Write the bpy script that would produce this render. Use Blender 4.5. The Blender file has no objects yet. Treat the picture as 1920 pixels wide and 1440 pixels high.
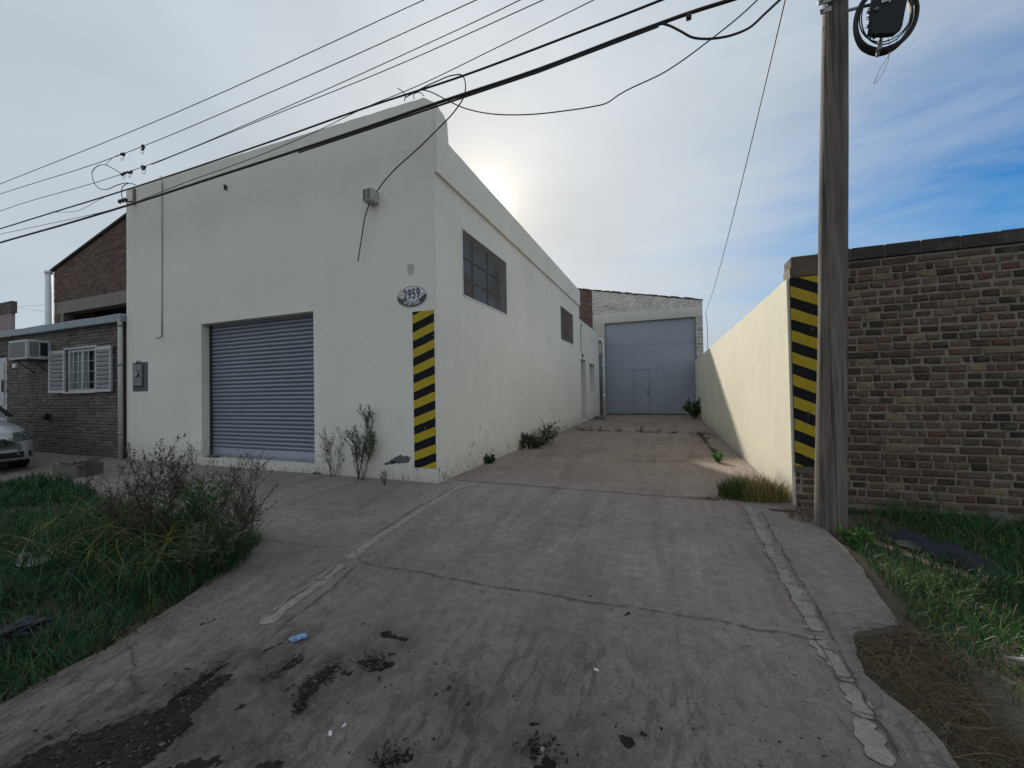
import bpy, bmesh, math, random
from mathutils import Vector, Matrix, noise
R = math.radians
random.seed(7)
sc = bpy.context.scene
COL = sc.collection

# ------------------------------------------------------------------ camera, sky, sun, exposure
F, YAW, PITCH, ROLL = 747.8, R(21.18), R(0.93), R(-1.04)
CZ = 1.25
cw = Vector((-math.sin(YAW)*math.cos(PITCH), math.cos(YAW)*math.cos(PITCH), math.sin(PITCH)))
cr = Vector((math.cos(YAW), math.sin(YAW), 0)); cu = cr.cross(cw)
cr, cu = cr*math.cos(ROLL)+cu*math.sin(ROLL), -cr*math.sin(ROLL)+cu*math.cos(ROLL)
cam = bpy.data.cameras.new('camera'); co = bpy.data.objects.new('camera', cam); COL.objects.link(co)
m = Matrix((cr, cu, -cw)).transposed().to_4x4(); m.translation = Vector((0, 0, CZ)); co.matrix_world = m
cam.sensor_width = 36; cam.lens = 36*F/1920; cam.clip_start = .05; cam.clip_end = 2000
sc.camera = co

SAZ, SEL = R(24.6), R(25.6)
SUN = Vector((-math.sin(SAZ)*math.cos(SEL), math.cos(SAZ)*math.cos(SEL), math.sin(SEL)))
sl = bpy.data.lights.new('sun', 'SUN'); sl.energy = 3.2; sl.angle = R(1.3); sl.color = (1, .92, .78)
so = bpy.data.objects.new('sun', sl); COL.objects.link(so); so.rotation_euler = SUN.to_track_quat('Z', 'Y').to_euler(); so.location = (0, 0, 20)

sc.view_settings.view_transform = 'Standard'; sc.view_settings.look = 'None'
sc.view_settings.exposure = .58; sc.view_settings.gamma = 1

def ray(u, v): return cw*F + cr*(u-960) - cu*(v-720)
W = bpy.data.worlds.new('World'); sc.world = W; W.use_nodes = True
nt = W.node_tree; nt.nodes.clear()
def N(nt, t, **k):
    n = nt.nodes.new(t)
    for a, b in k.items():
        if a.startswith('i_'): n.inputs[a[2:].replace('_', ' ')].default_value = b
        else: setattr(n, a, b)
    return n
def link(nt, a, b): nt.links.new(a, b)
def math_(nt, op, a, b=None, c=None, clamp=False):
    n = nt.nodes.new('ShaderNodeMath'); n.operation = op; n.use_clamp = clamp
    for i, v in enumerate((a, b, c)):
        if v is None: continue
        if isinstance(v, (int, float)): n.inputs[i].default_value = v
        else: nt.links.new(v, n.inputs[i])
    return n.outputs[0]
def mix_(nt, fac, a, b, blend='MIX'):
    n = nt.nodes.new('ShaderNodeMix'); n.data_type = 'RGBA'; n.blend_type = blend
    for s, v in ((0, fac), (6, a), (7, b)):
        if isinstance(v, (int, float)): n.inputs[s].default_value = v
        elif isinstance(v, tuple): n.inputs[s].default_value = (*v[:3], 1)
        else: nt.links.new(v, n.inputs[s])
    return n.outputs[2]
def ramp_(nt, fac, stops, interp='LINEAR'):
    n = nt.nodes.new('ShaderNodeValToRGB'); r = n.color_ramp; r.interpolation = interp
    while len(r.elements) < len(stops): r.elements.new(.5)
    for e, (p, c) in zip(r.elements, stops):
        e.position = p; e.color = (c, c, c, 1) if isinstance(c, (int, float)) else (*c, 1)
    nt.links.new(fac, n.inputs[0]); return n.outputs[0]
tc = N(nt, 'ShaderNodeTexCoord')
sky = N(nt, 'ShaderNodeTexSky', sky_type='NISHITA', sun_disc=False, sun_elevation=SEL, sun_rotation=-SAZ, air_density=1.0, dust_density=.6, ozone_density=2.0)
def dotv(v):
    n = N(nt, 'ShaderNodeVectorMath', operation='DOT_PRODUCT'); link(nt, tc.outputs['Generated'], n.inputs[0]); n.inputs[1].default_value = v
    return n.outputs['Value']
def wnoise(scale, detail, stretch=(1, 1, 1), rot=(0, 0, 0), rough=.55, dist=0):
    mp = N(nt, 'ShaderNodeMapping'); mp.inputs['Scale'].default_value = stretch; mp.inputs['Rotation'].default_value = rot
    link(nt, tc.outputs['Generated'], mp.inputs[0])
    n = N(nt, 'ShaderNodeTexNoise'); n.inputs['Scale'].default_value = scale; n.inputs['Detail'].default_value = detail
    n.inputs['Roughness'].default_value = rough; n.inputs['Distortion'].default_value = dist
    link(nt, mp.outputs[0], n.inputs[0]); return n.outputs[0]
dS = math_(nt, 'MAXIMUM', dotv(SUN), 0.0)
# thin high cloud: bright forward-scattering round the sun, grey away from it
g1 = math_(nt, 'POWER', dS, 14); g2 = math_(nt, 'POWER', dS, 200); g3 = math_(nt, 'POWER', dS, 1400)
lum = math_(nt, 'ADD', math_(nt, 'ADD', math_(nt, 'MULTIPLY', g1, .13), math_(nt, 'MULTIPLY', g2, .18)), math_(nt, 'MULTIPLY', g3, .6))
lum = math_(nt, 'ADD', lum, .405)
soft = wnoise(2.2, 5, (1, 1, 2.2), (0, .25, .4), .5)
wisp = wnoise(3.0, 7, (.8, 2.6, 5.5), (.15, .35, -.5), .6, .4)
lum = math_(nt, 'MULTIPLY', lum, math_(nt, 'ADD', math_(nt, 'MULTIPLY', soft, .42), .80))
tint = mix_(nt, math_(nt, 'MULTIPLY', g2, 2.0, clamp=True), mix_(nt, math_(nt, 'MULTIPLY', g1, 1.2, clamp=True), (.85, .965, 1.07), (.97, .99, 1.0)), (1.03, 1.0, .93))
cv = N(nt, 'ShaderNodeVectorMath', operation='SCALE'); link(nt, tint, cv.inputs[0]); link(nt, math_(nt, 'MULTIPLY', lum, 10.), cv.inputs['Scale'])
# cover thins towards one side of the sky, low down, in streaks
RT = ray(2000, 400).normalized()
open_ = math_(nt, 'MULTIPLY_ADD', math_(nt, 'POWER', math_(nt, 'MAXIMUM', dotv(RT), 0.0), 17), .98, -.03)
openb = math_(nt, 'ADD', open_, math_(nt, 'MULTIPLY', math_(nt, 'MULTIPLY', math_(nt, 'SUBTRACT', wisp, .5), math_(nt, 'POWER', math_(nt, 'MAXIMUM', dotv(RT), 0.0), 6)), 1.1))
cover = math_(nt, 'SUBTRACT', 1.0, math_(nt, 'MULTIPLY', openb, 1.0, clamp=True))
skyc = mix_(nt, 1.0, sky.outputs[0], (.13, .47, .74), 'MULTIPLY')
fin = mix_(nt, cover, skyc, cv.outputs[0])
bg = N(nt, 'ShaderNodeBackground'); bg.inputs[1].default_value = .1; link(nt, fin, bg.inputs[0])
wo = N(nt, 'ShaderNodeOutputWorld'); link(nt, bg.outputs[0], wo.inputs[0])

# ------------------------------------------------------------------ where things stand
def zg(x, y):
    if y > 4.6: z = 0
    elif y > 2.2: z = -(4.6-y)*.035
    elif y > -1: z = -.084-(2.2-y)*.11
    else: z = -.436
    return z
def gp(u, v):                      # ground point seen at a photograph pixel
    d = ray(u, v); z = 0
    for i in range(40):
        P = d*((z-CZ)/d.z); z = zg(P.x, P.y)
    return Vector((P.x, P.y, z))
def at(u, v, Y):                   # point at a photograph pixel on the vertical plane y = Y
    d = ray(u, v); P = d*(Y/d.y); P.z += CZ; return P

# ------------------------------------------------------------------ materials
def newmat(name):
    m = bpy.data.materials.new(name); m.use_nodes = True; t = m.node_tree; b = t.nodes['Principled BSDF']; return m, t, b
def tnoise(t, scale, detail=4, rough=.55, stretch=None, co='Object', dist=0, out=0):
    c = N(t, 'ShaderNodeTexCoord'); src = c.outputs[co]
    if stretch:
        mp = N(t, 'ShaderNodeMapping'); mp.inputs['Scale'].default_value = stretch; link(t, src, mp.inputs[0]); src = mp.outputs[0]
    n = N(t, 'ShaderNodeTexNoise'); n.inputs['Scale'].default_value = scale; n.inputs['Detail'].default_value = detail
    n.inputs['Roughness'].default_value = rough; n.inputs['Distortion'].default_value = dist; link(t, src, n.inputs[0]); return n.outputs[out]
def bump(t, b, h, s=.3, d=.01):
    n = N(t, 'ShaderNodeBump'); n.inputs['Strength'].default_value = s; n.inputs['Distance'].default_value = d
    link(t, h, n.inputs['Height']); link(t, n.outputs[0], b.inputs['Normal'])
def gvary(t, col, fac, amt):       # multiply colour by 1 +- amt following fac
    v = math_(t, 'MULTIPLY_ADD', math_(t, 'SUBTRACT', fac, .5), amt*4, 1.0)
    n = N(t, 'ShaderNodeVectorMath', operation='SCALE')
    if isinstance(col, tuple): n.inputs[0].default_value = col[:3]
    else: link(t, col, n.inputs[0])
    link(t, v, n.inputs['Scale']); return n.outputs[0]
def simple(name, col, rough=.6, metal=0, amt=.12, scale=6, bs=.15, bd=.004, stretch=None):
    m, t, b = newmat(name)
    link(t, gvary(t, gvary(t, col, tnoise(t, scale, 5, stretch=stretch), amt), tnoise(t, scale*9, 3, stretch=stretch), amt*.5), b.inputs['Base Color'])
    b.inputs['Roughness'].default_value = rough; b.inputs['Metallic'].default_value = metal
    if bs: bump(t, b, tnoise(t, scale*12, 4), bs, bd)
    return m
def sep(t, axis, co='Object'):
    c = N(t, 'ShaderNodeTexCoord'); s = N(t, 'ShaderNodeSeparateXYZ'); link(t, c.outputs[co], s.inputs[0]); return s.outputs[axis]

def plaster(name, col, under=(.23, .21, .20), chips=1.0, chip_h=1.1):
    m, t, b = newmat(name)
    c = gvary(t, col, tnoise(t, .7, 5), .07)
    c = gvary(t, c, tnoise(t, 5, 5), .035)
    streak = tnoise(t, 1.0, 5, .6, (5, 5, .35))
    sf = ramp_(t, streak, [(.55, 0), (.8, 1)])
    c = mix_(t, math_(t, 'MULTIPLY', sf, .22), c, tuple(x*.72 for x in col))
    z = sep(t, 2)
    # flaked paint and splashed dirt low on the wall
    lowm = math_(t, 'SUBTRACT', 1.0, math_(t, 'DIVIDE', z, chip_h), clamp=True)
    ch = math_(t, 'ADD', tnoise(t, 16, 5, .6, (1.3, 1.3, .55)), math_(t, 'MULTIPLY', lowm, .14*chips))
    patch = tnoise(t, 1.1, 3)
    ch = math_(t, 'ADD', ch, math_(t, 'MULTIPLY', math_(t, 'SUBTRACT', patch, .55), .45))
    cf = ramp_(t, ch, [(.735, 0), (.765, 1)])
    cf = math_(t, 'MULTIPLY', cf, math_(t, 'GREATER_THAN', lowm, .001))
    c = mix_(t, math_(t, 'MULTIPLY', cf, .9), c, under)
    dirt = math_(t, 'MULTIPLY', math_(t, 'POWER', math_(t, 'SUBTRACT', 1.0, math_(t, 'DIVIDE', z, .45), clamp=True), 1.5), math_(t, 'MULTIPLY', tnoise(t, 7, 5), 1.0))
    c = mix_(t, math_(t, 'MULTIPLY', dirt, .75, clamp=True), c, (.25, .22, .17))
    link(t, c, b.inputs['Base Color']); b.inputs['Roughness'].default_value = .85
    h = math_(t, 'ADD', math_(t, 'MULTIPLY', tnoise(t, 3, 4), 1.6), math_(t, 'MULTIPLY', tnoise(t, 60, 4), .35))
    h = math_(t, 'SUBTRACT', h, math_(t, 'MULTIPLY', cf, .5))
    bump(t, b, h, .35, .012)
    return m
M = {}
M['cream'] = plaster('cream_plaster', (.72, .695, .63), chips=1.4)
M['creamwall'] = plaster('cream_wall_plaster', (.70, .665, .53), chips=.7)
M['white_annex'] = plaster('white_plaster', (.66, .655, .60), chips=.3)
M['white_render'] = plaster('whitewashed_render', (.58, .575, .53), chips=.5)

def concrete(name, a, bcol, lightc, dark, tracks=True):
    m, t, b = newmat(name)
    n1 = tnoise(t, .55, 6, .6); n2 = tnoise(t, 2.3, 8, .68, dist=.4); n3 = tnoise(t, 14, 6, .65); n4 = tnoise(t, 90, 3, .6)
    c = mix_(t, ramp_(t, n1, [(.38, 0), (.62, 1)]), a, bcol)
    c = mix_(t, math_(t, 'MULTIPLY', ramp_(t, n2, [(.50, 0), (.66, 1)]), .55), c, lightc)
    h = math_(t, 'ADD', math_(t, 'MULTIPLY', n3, .8), math_(t, 'MULTIPLY', n4, .6)); h = math_(t, 'ADD', h, math_(t, 'MULTIPLY', n2, 1.6))
    if tracks:
        st = tnoise(t, 1.0, 8, .72, (3.0, .42, 1), dist=.8)
        c = mix_(t, math_(t, 'MULTIPLY', ramp_(t, st, [(.48, 0), (.64, 1)]), .5), c, dark)
        c = gvary(t, c, tnoise(t, 1.0, 5, .65, (20, 1.4, 1), dist=.4), .09)
        y_ = sep(t, 1)
        wr = math_(t, 'DIVIDE', math_(t, 'SUBTRACT', y_, 4.3), 3.0, clamp=True)      # sandy dust inside the yard
        c = mix_(t, math_(t, 'MULTIPLY', wr, .6), c, mix_(t, 1.0, c, (1.16, 1.02, .84), 'MULTIPLY'))
        ln = math_(t, 'DIVIDE', math_(t, 'SUBTRACT', 3.1, y_), 1.6, clamp=True)      # mask for trodden street dirt flecks and the painted foreground darkening
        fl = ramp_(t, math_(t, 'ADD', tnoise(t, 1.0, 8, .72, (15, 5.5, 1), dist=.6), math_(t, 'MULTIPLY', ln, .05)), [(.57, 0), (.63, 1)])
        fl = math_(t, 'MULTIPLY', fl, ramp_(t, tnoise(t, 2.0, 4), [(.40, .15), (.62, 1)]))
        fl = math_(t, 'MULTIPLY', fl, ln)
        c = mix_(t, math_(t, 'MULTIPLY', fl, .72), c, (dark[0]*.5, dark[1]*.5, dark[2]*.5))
        c = mix_(t, math_(t, 'MULTIPLY', ln, .42), c, (.085, .074, .064))  # lens vignette darkening painted into the concrete colour towards the street
        h = math_(t, 'ADD', h, math_(t, 'MULTIPLY', fl, .9))
        bl = ramp_(t, tnoise(t, 1.0, 6, .65, (2.1, 1.1, 1), dist=.3), [(.56, 0), (.68, 1)])
        c = mix_(t, math_(t, 'MULTIPLY', bl, .35), c, (.17, .115, .09))
    if tracks:
        at_ = N(t, 'ShaderNodeAttribute', attribute_name='dirt')
        dm = math_(t, 'MULTIPLY', at_.outputs['Fac'], math_(t, 'MULTIPLY_ADD', ramp_(t, tnoise(t, 9, 7, .72), [(.38, 0), (.62, 1)]), .7, .3))
        c = mix_(t, math_(t, 'MULTIPLY', dm, .85, clamp=True), c, (.040, .033, .026))
    sp = tnoise(t, 30, 6, .7)
    c = mix_(t, math_(t, 'MULTIPLY', ramp_(t, sp, [(.60, 0), (.67, 1)]), .55), c, dark)
    c = gvary(t, c, n3, .26); c = gvary(t, c, n4, .26)
    link(t, c, b.inputs['Base Color']); b.inputs['Roughness'].default_value = .9
    bump(t, b, h, .6, .012)
    return m
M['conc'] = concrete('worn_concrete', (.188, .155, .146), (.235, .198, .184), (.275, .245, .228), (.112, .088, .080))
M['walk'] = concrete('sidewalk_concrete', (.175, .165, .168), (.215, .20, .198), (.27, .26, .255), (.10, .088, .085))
M['strip'] = concrete('pale_mortar', (.225, .20, .187), (.262, .236, .220), (.29, .262, .245), (.14, .125, .115), False)
M['crack'] = simple('crack_dirt', (.060, .050, .044), .95)
M['soil'] = concrete('soil', (.075, .058, .042), (.11, .088, .062), (.14, .118, .09), (.035, .028, .02), False)
M['mud'] = concrete('damp_mud', (.014, .012, .010), (.026, .022, .017), (.050, .043, .034), (.007, .006, .005), False)

M['mud'].node_tree.nodes['Principled BSDF'].inputs['Specular IOR Level'].default_value = .2
def island(t):
    g = N(t, 'ShaderNodeNewGeometry'); return g.outputs['Random Per Island']
def brickmat(name, stops, smear, smear_amt, lo=.5, hi=.66, bs=.8):
    m, t, b = newmat(name)
    c = ramp_(t, island(t), stops)
    c = gvary(t, c, tnoise(t, 22, 5, .65), .22)
    c = gvary(t, c, tnoise(t, 1.1, 5, .6), .24)
    s = ramp_(t, tnoise(t, 9, 6, .68), [(lo, 0), (hi, 1)])
    c = mix_(t, math_(t, 'MULTIPLY', s, smear_amt), c, smear)
    link(t, c, b.inputs['Base Color']); b.inputs['Roughness'].default_value = .92
    bump(t, b, math_(t, 'ADD', tnoise(t, 40, 5, .65), tnoise(t, 12, 4)), bs, .012)
    return m
M['brick'] = brickmat('old_brick', [(0, (.030, .021, .015)), (.2, (.065, .040, .027)), (.45, (.098, .060, .040)), (.68, (.125, .084, .055)), (.80, (.11, .052, .032)), (.91, (.15, .106, .068)), (.95, (.23, .165, .090)), (1, (.055, .040, .030))], (.150, .126, .096), .62, .50, .70, 1.0)
M['mortar'] = brickmat('old_mortar', [(0, (.21, .182, .148)), (1, (.225, .195, .158))], (.075, .062, .048), .75)
M['brick_dark'] = brickmat('weathered_dark_brick', [(0, (.085, .074, .066)), (.5, (.12, .105, .09)), (1, (.16, .135, .11))], (.19, .175, .155), .6)
M['mortar_dark'] = brickmat('weathered_dark_mortar', [(0, (.095, .088, .08)), (1, (.10, .09, .08))], (.05, .045, .04), .5)
M['brick_red'] = brickmat('plain_red_brick', [(0, (.095, .058, .048)), (.5, (.13, .080, .066)), (1, (.17, .11, .085))], (.2, .17, .15), .35)
M['mortar_red'] = brickmat('grey_red_mortar', [(0, (.12, .10, .09)), (1, (.13, .11, .10))], (.08, .07, .06), .5)
M['brick_white'] = brickmat('whitewashed_brick', [(0, (.56, .55, .51)), (.7, (.66, .65, .60)), (1, (.58, .56, .52))], (.20, .18, .165), .7, .62, .72)
M['mortar_white'] = brickmat('whitewashed_joint', [(0, (.28, .27, .25)), (1, (.32, .31, .29))], (.05, .045, .04), .8, .5, .62)
M['coping'] = brickmat('sooty_coping', [(0, (.035, .031, .028)), (1, (.065, .056, .048))], (.10, .092, .082), .5)
M['stonecap'] = simple('sandy_mortar_cap', (.13, .105, .08), .95, amt=.25, scale=8, bs=.8, bd=.02)
M['beam'] = simple('bare_concrete', (.21, .19, .17), .9, amt=.2, scale=5, bs=.6, bd=.01)

def paint(name, col, under=(.3, .29, .27), wear=.66):
    m, t, b = newmat(name)
    c = gvary(t, col, tnoise(t, 7, 5), .10)
    s = ramp_(t, tnoise(t, 13, 6, .7, (1, 1, .8)), [(wear, 0), (wear+.03, 1)])
    c = mix_(t, s, c, under); link(t, c, b.inputs['Base Color']); b.inputs['Roughness'].default_value = .75; b.inputs['Specular IOR Level'].default_value = .25
    bump(t, b, math_(t, 'SUBTRACT', tnoise(t, 30, 4), s), .4, .006); return m
M['yellow'] = paint('yellow_road_paint', (.42, .32, .025), (.12, .11, .09), .645)
M['black'] = paint('black_road_paint', (.006, .0065, .009), (.34, .32, .26), .64)
M['yellow_worn'] = paint('worn_yellow_paint', (.40, .29, .02), (.17, .145, .11), .585)
M['black_worn'] = paint('worn_black_paint', (.006, .0065, .008), (.10, .09, .08), .63)
M['shutter'] = simple('galvanised_slats', (.235, .255, .30), .45, .35, amt=.10, scale=2.5, bs=0)
M['gate'] = None
def gatemat():
    m, t, b = newmat('blue_grey_gate_paint')
    c = gvary(t, (.275, .315, .37), tnoise(t, .9, 5), .10)
    z = sep(t, 2)
    low = math_(t, 'SUBTRACT', 1.0, math_(t, 'DIVIDE', z, 2.2), clamp=True)
    s = math_(t, 'MULTIPLY', ramp_(t, tnoise(t, 2.5, 6, .65), [(.42, 0), (.7, 1)]), low)
    c = mix_(t, math_(t, 'MULTIPLY', s, .55), c, (.30, .26, .27))
    link(t, c, b.inputs['Base Color']); b.inputs['Roughness'].default_value = .5
    bump(t, b, tnoise(t, 1.6, 3), .35, .03); return m
M['gate'] = gatemat()
M['gate_dark'] = simple('gate_seam', (.13, .155, .20), .6)
M['pvc'] = simple('white_pvc', (.70, .72, .74), .45, amt=.08)
M['pvc_grey'] = simple('grey_pvc', (.20, .24, .27), .5, amt=.12)
M['galv'] = simple('galvanised_steel', (.28, .30, .31), .5, .5, amt=.2)
M['white_paint'] = simple('white_gloss_paint', (.40, .41, .43), .45, amt=.10)
M['dark'] = simple('dark_interior', (.012, .012, .013), .9)
M['darkmetal'] = simple('dark_metal', (.05, .05, .052), .6, .4, amt=.2)
M['grille'] = simple('rusty_wire', (.20, .17, .145), .7, .3, amt=.2)
M['cable'] = simple('black_cable', (.012, .012, .015), .6, amt=.1)
M['cable_thin'] = simple('dull_wire', (.03, .03, .034), .6, amt=.1)
M['rubber'] = simple('tyre_rubber', (.018, .018, .018), .85)
M['tar'] = simple('ragged_tar_box', (.012, .014, .016), .7, amt=.3, scale=20, bs=.8, bd=.01)
M['door_wood'] = simple('dull_brown_door', (.20, .19, .165), .7, amt=.1)
M['curtain'] = simple('pale_green_curtain', (.16, .24, .18), .8, amt=.2, scale=3, stretch=(6, 6, .5))
M['acbody'] = simple('air_conditioner_enamel', (.40, .43, .44), .5, amt=.12)
M['vent'] = simple('vent_box_plastic', (.42, .42, .38), .55, amt=.1)
M['meter'] = simple('meter_grey_cement', (.10, .105, .11), .85, amt=.25, scale=9)
M['meter_lid'] = simple('meter_lid_metal', (.15, .165, .18), .5, .3, amt=.3, scale=12)
M['plaque'] = paint('enamel_white', (.60, .62, .66), (.25, .2, .15), .69)
M['plaque_dark'] = simple('enamel_dark', (.035, .035, .05), .4)
M['letter'] = simple('letter_black', (.018, .02, .03), .4)
M['letter_w'] = simple('letter_white', (.6, .62, .62), .5)
M['flower'] = simple('enamel_ochre', (.45, .36, .17), .5, amt=.4, scale=30)
M['pink'] = simple('pink_render', (.28, .22, .23), .9)
M['tarp'] = simple('dark_blue_plastic', (.013, .016, .030), .5, amt=.3, scale=8, bs=.6, bd=.02)
M['stone'] = simple('rough_stone', (.15, .14, .12), .95, amt=.3, scale=7, bs=1, bd=.03)
M['plasticwhite'] = simple('white_litter', (.55, .56, .56), .6)
M['plasticblue'] = simple('blue_litter', (.20, .32, .52), .4, amt=.4, scale=40)
M['rag'] = simple('pale_rag', (.15, .17, .15), .9, amt=.3, scale=14)
def glassmat(name, col, rough=.08):
    m, t, b = newmat(name); link(t, gvary(t, col, tnoise(t, 3, 4), .2), b.inputs['Base Color'])
    b.inputs['Roughness'].default_value = rough; b.inputs['Specular IOR Level'].default_value = .9; return m
def sideglass():
    m, t, b = newmat('sky_painted_glass')
    c = mix_(t, ramp_(t, tnoise(t, 1.1, 3, .6, (1, 1, .8)), [(.53, 0), (.58, 1)]), (.20, .28, .37), (.08, .062, .050))  # sky reflection and dark room behind painted into the pane colour
    link(t, gvary(t, c, tnoise(t, 3, 4), .25), b.inputs['Base Color']); b.inputs['Roughness'].default_value = .35; return m
M['glass'] = sideglass()
M['glass_dark'] = glassmat('dark_glass', (.035, .04, .045))
M['lens'] = glassmat('headlamp_lens', (.07, .09, .09), .12)
def carpaint():
    m, t, b = newmat('silver_car_paint'); b.inputs['Base Color'].default_value = (.36, .39, .41, 1)
    link(t, gvary(t, (.50, .53, .55), tnoise(t, 4, 4), .06), b.inputs['Base Color'])
    b.inputs['Metallic'].default_value = .55; b.inputs['Roughness'].default_value = .33; b.inputs['Coat Weight'].default_value = .4; return m
M['car'] = carpaint()
def leafmat(name, stops, rough=.6, sss=.25):
    m, t, b = newmat(name)
    c = ramp_(t, island(t), stops); c = gvary(t, c, tnoise(t, 1.7, 3), .22)
    link(t, c, b.inputs['Base Color']); b.inputs['Roughness'].default_value = rough
    tr = N(t, 'ShaderNodeBsdfTranslucent'); link(t, c, tr.inputs[0])
    mx = N(t, 'ShaderNodeMixShader'); mx.inputs[0].default_value = sss
    link(t, b.outputs[0], mx.inputs[1]); link(t, tr.outputs[0], mx.inputs[2]); link(t, mx.outputs[0], t.nodes['Material Output'].inputs[0]); return m
M['grass'] = leafmat('green_grass', [(0, (.008, .036, .012)), (.45, (.014, .062, .018)), (.8, (.026, .10, .025)), (.95, (.05, .12, .03)), (1, (.15, .16, .06))])
M['grass_r'] = leafmat('bright_grass', [(0, (.010, .045, .013)), (.5, (.022, .085, .020)), (.85, (.045, .13, .028)), (1, (.14, .17, .05))])
M['straw'] = leafmat('dry_grass', [(0, (.045, .032, .020)), (.5, (.10, .075, .042)), (.85, (.18, .14, .075)), (1, (.26, .21, .12))], .8, .15)
M['straw_gold'] = leafmat('golden_grass', [(0, (.14, .12, .035)), (.3, (.10, .15, .035)), (.6, (.33, .25, .09)), (1, (.46, .36, .15))], .7, .35)  # dry grass gold, lightened to stand in for sunlight on the shaded tuft
M['leaf_grey'] = leafmat('grey_green_leaf', [(0, (.045, .070, .035)), (.6, (.085, .115, .058)), (1, (.15, .18, .10))])
M['leaf_green'] = leafmat('green_leaf', [(0, (.022, .065, .020)), (.6, (.04, .105, .03)), (1, (.07, .15, .045))])
M['leaf_lime'] = leafmat('lime_leaf', [(0, (.05, .13, .02)), (1, (.10, .24, .04))])
M['leaf_dry'] = leafmat('dry_leaf', [(0, (.045, .036, .028)), (.6, (.09, .074, .055)), (1, (.16, .13, .095))], .8, .1)
M['stem'] = simple('brown_stem', (.075, .062, .046), .9)
M['litter'] = leafmat('leaf_litter', [(0, (.06, .038, .024)), (.6, (.13, .085, .05)), (1, (.2, .14, .08))], .9, .1)
def woodmat():
    m, t, b = newmat('weathered_pole_wood')
    g1 = tnoise(t, 1.0, 6, .65, (34, 34, .55), dist=.25); g2 = tnoise(t, 1.0, 4, .6, (9, 9, .5)); g3 = tnoise(t, 1.0, 5, .7, (90, 90, 2.5))
    c = mix_(t, ramp_(t, g2, [(.35, 0), (.65, 1)]), (.105, .085, .074), (.215, .182, .158))
    c = gvary(t, c, g3, .5)
    c = mix_(t, math_(t, 'MULTIPLY', ramp_(t, g1, [(.53, 0), (.62, 1)]), .85), c, (.045, .037, .033))
    link(t, c, b.inputs['Base Color']); b.inputs['Roughness'].default_value = .9
    bump(t, b, math_(t, 'SUBTRACT', g3, math_(t, 'MULTIPLY', g1, 1.6)), .8, .012); return m
M['wood'] = woodmat()

# ------------------------------------------------------------------ mesh helpers
class MB:
    def __init__(s): s.v = []; s.f = []; s.mi = []; s.sm = []; s.mats = []
    def mat(s, m):
        if m not in s.mats: s.mats.append(m)
        return s.mats.index(m)
    def add(s, vs, fs, m, smooth=False):
        o = len(s.v); i = s.mat(m); s.v += [tuple(v) for v in vs]
        for f in fs: s.f.append(tuple(o+k for k in f)); s.mi.append(i); s.sm.append(smooth)
    def box(s, x0, x1, y0, y1, z0, z1, m):
        s.add([(x, y, z) for x in (x0, x1) for y in (y0, y1) for z in (z0, z1)],
              [(0, 1, 3, 2), (4, 6, 7, 5), (0, 4, 5, 1), (2, 3, 7, 6), (0, 2, 6, 4), (1, 5, 7, 3)], m)
    def bbox(s, x0, x1, y0, y1, z0, z1, m, bv=.01):
        b = bmesh.new(); bmesh.ops.create_cube(b, size=1)
        for v in b.verts: v.co = Vector(((x0+x1)/2+v.co.x*(x1-x0), (y0+y1)/2+v.co.y*(y1-y0), (z0+z1)/2+v.co.z*(z1-z0)))
        bmesh.ops.bevel(b, geom=b.edges[:], offset=bv, segments=2, affect='EDGES', profile=.5)
        s.bm(b, m)
    def bm(s, b, m, smooth=False):
        b.verts.index_update(); s.add([v.co[:] for v in b.verts], [[v.index for v in f.verts] for f in b.faces], m, smooth); b.free()
    def tube(s, pts, r, m, n=6, smooth=True, caps=True):
        pts = [Vector(p) for p in pts]; rs = r if isinstance(r, (list, tuple)) else [r]*len(pts)
        vs = []; up = None
        for i, p in enumerate(pts):
            d = (pts[min(i+1, len(pts)-1)]-pts[max(i-1, 0)])
            if d.length < 1e-9: d = Vector((0, 0, 1))
            d.normalize()
            if up is None: up = d.orthogonal().normalized()
            up = (up-d*up.dot(d));
            if up.length < 1e-6: up = d.orthogonal()
            up.normalize(); w = d.cross(up)
            for k in range(n):
                a = 2*math.pi*k/n; vs.append(p+up*math.cos(a)*rs[i]+w*math.sin(a)*rs[i])
        fs = [(i*n+k, i*n+(k+1) % n, (i+1)*n+(k+1) % n, (i+1)*n+k) for i in range(len(pts)-1) for k in range(n)]
        if caps: fs += [tuple(range(n-1, -1, -1)), tuple((len(pts)-1)*n+k for k in range(n))]
        s.add(vs, fs, m, smooth)
    def build(s, name, parent=None, origin=None):
        me = bpy.data.meshes.new(name)
        o3 = Vector(origin) if origin is not None else Vector((0, 0, 0))
        me.from_pydata([(v[0]-o3.x, v[1]-o3.y, v[2]-o3.z) for v in s.v], [], s.f)
        for mm in s.mats: me.materials.append(mm)
        me.polygons.foreach_set('material_index', s.mi); me.polygons.foreach_set('use_smooth', s.sm); me.update()
        ob = bpy.data.objects.new(name, me); COL.objects.link(ob); ob.location = o3
        if parent is not None:
            ob.parent = parent; ob.matrix_parent_inverse = Matrix.Identity(4)
            ob.location = o3-parent.matrix_basis.translation if not parent.get('_rel') else o3
            if parent.parent is not None: ob.location = o3-parent.parent.matrix_basis.translation-parent.matrix_basis.translation
        return ob
def tag(o, label=None, cat=None, group=None, kind=None):
    if label: o['label'] = label
    if cat: o['category'] = cat
    if group: o['group'] = group
    if kind: o['kind'] = kind
    return o
def thing(name, loc, label, cat, group=None):
    o = bpy.data.objects.new(name, None); COL.objects.link(o); o.location = loc; o.empty_display_size = .2; return tag(o, label, cat, group)
def nz(*a): return noise.noise(Vector(a))

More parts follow.
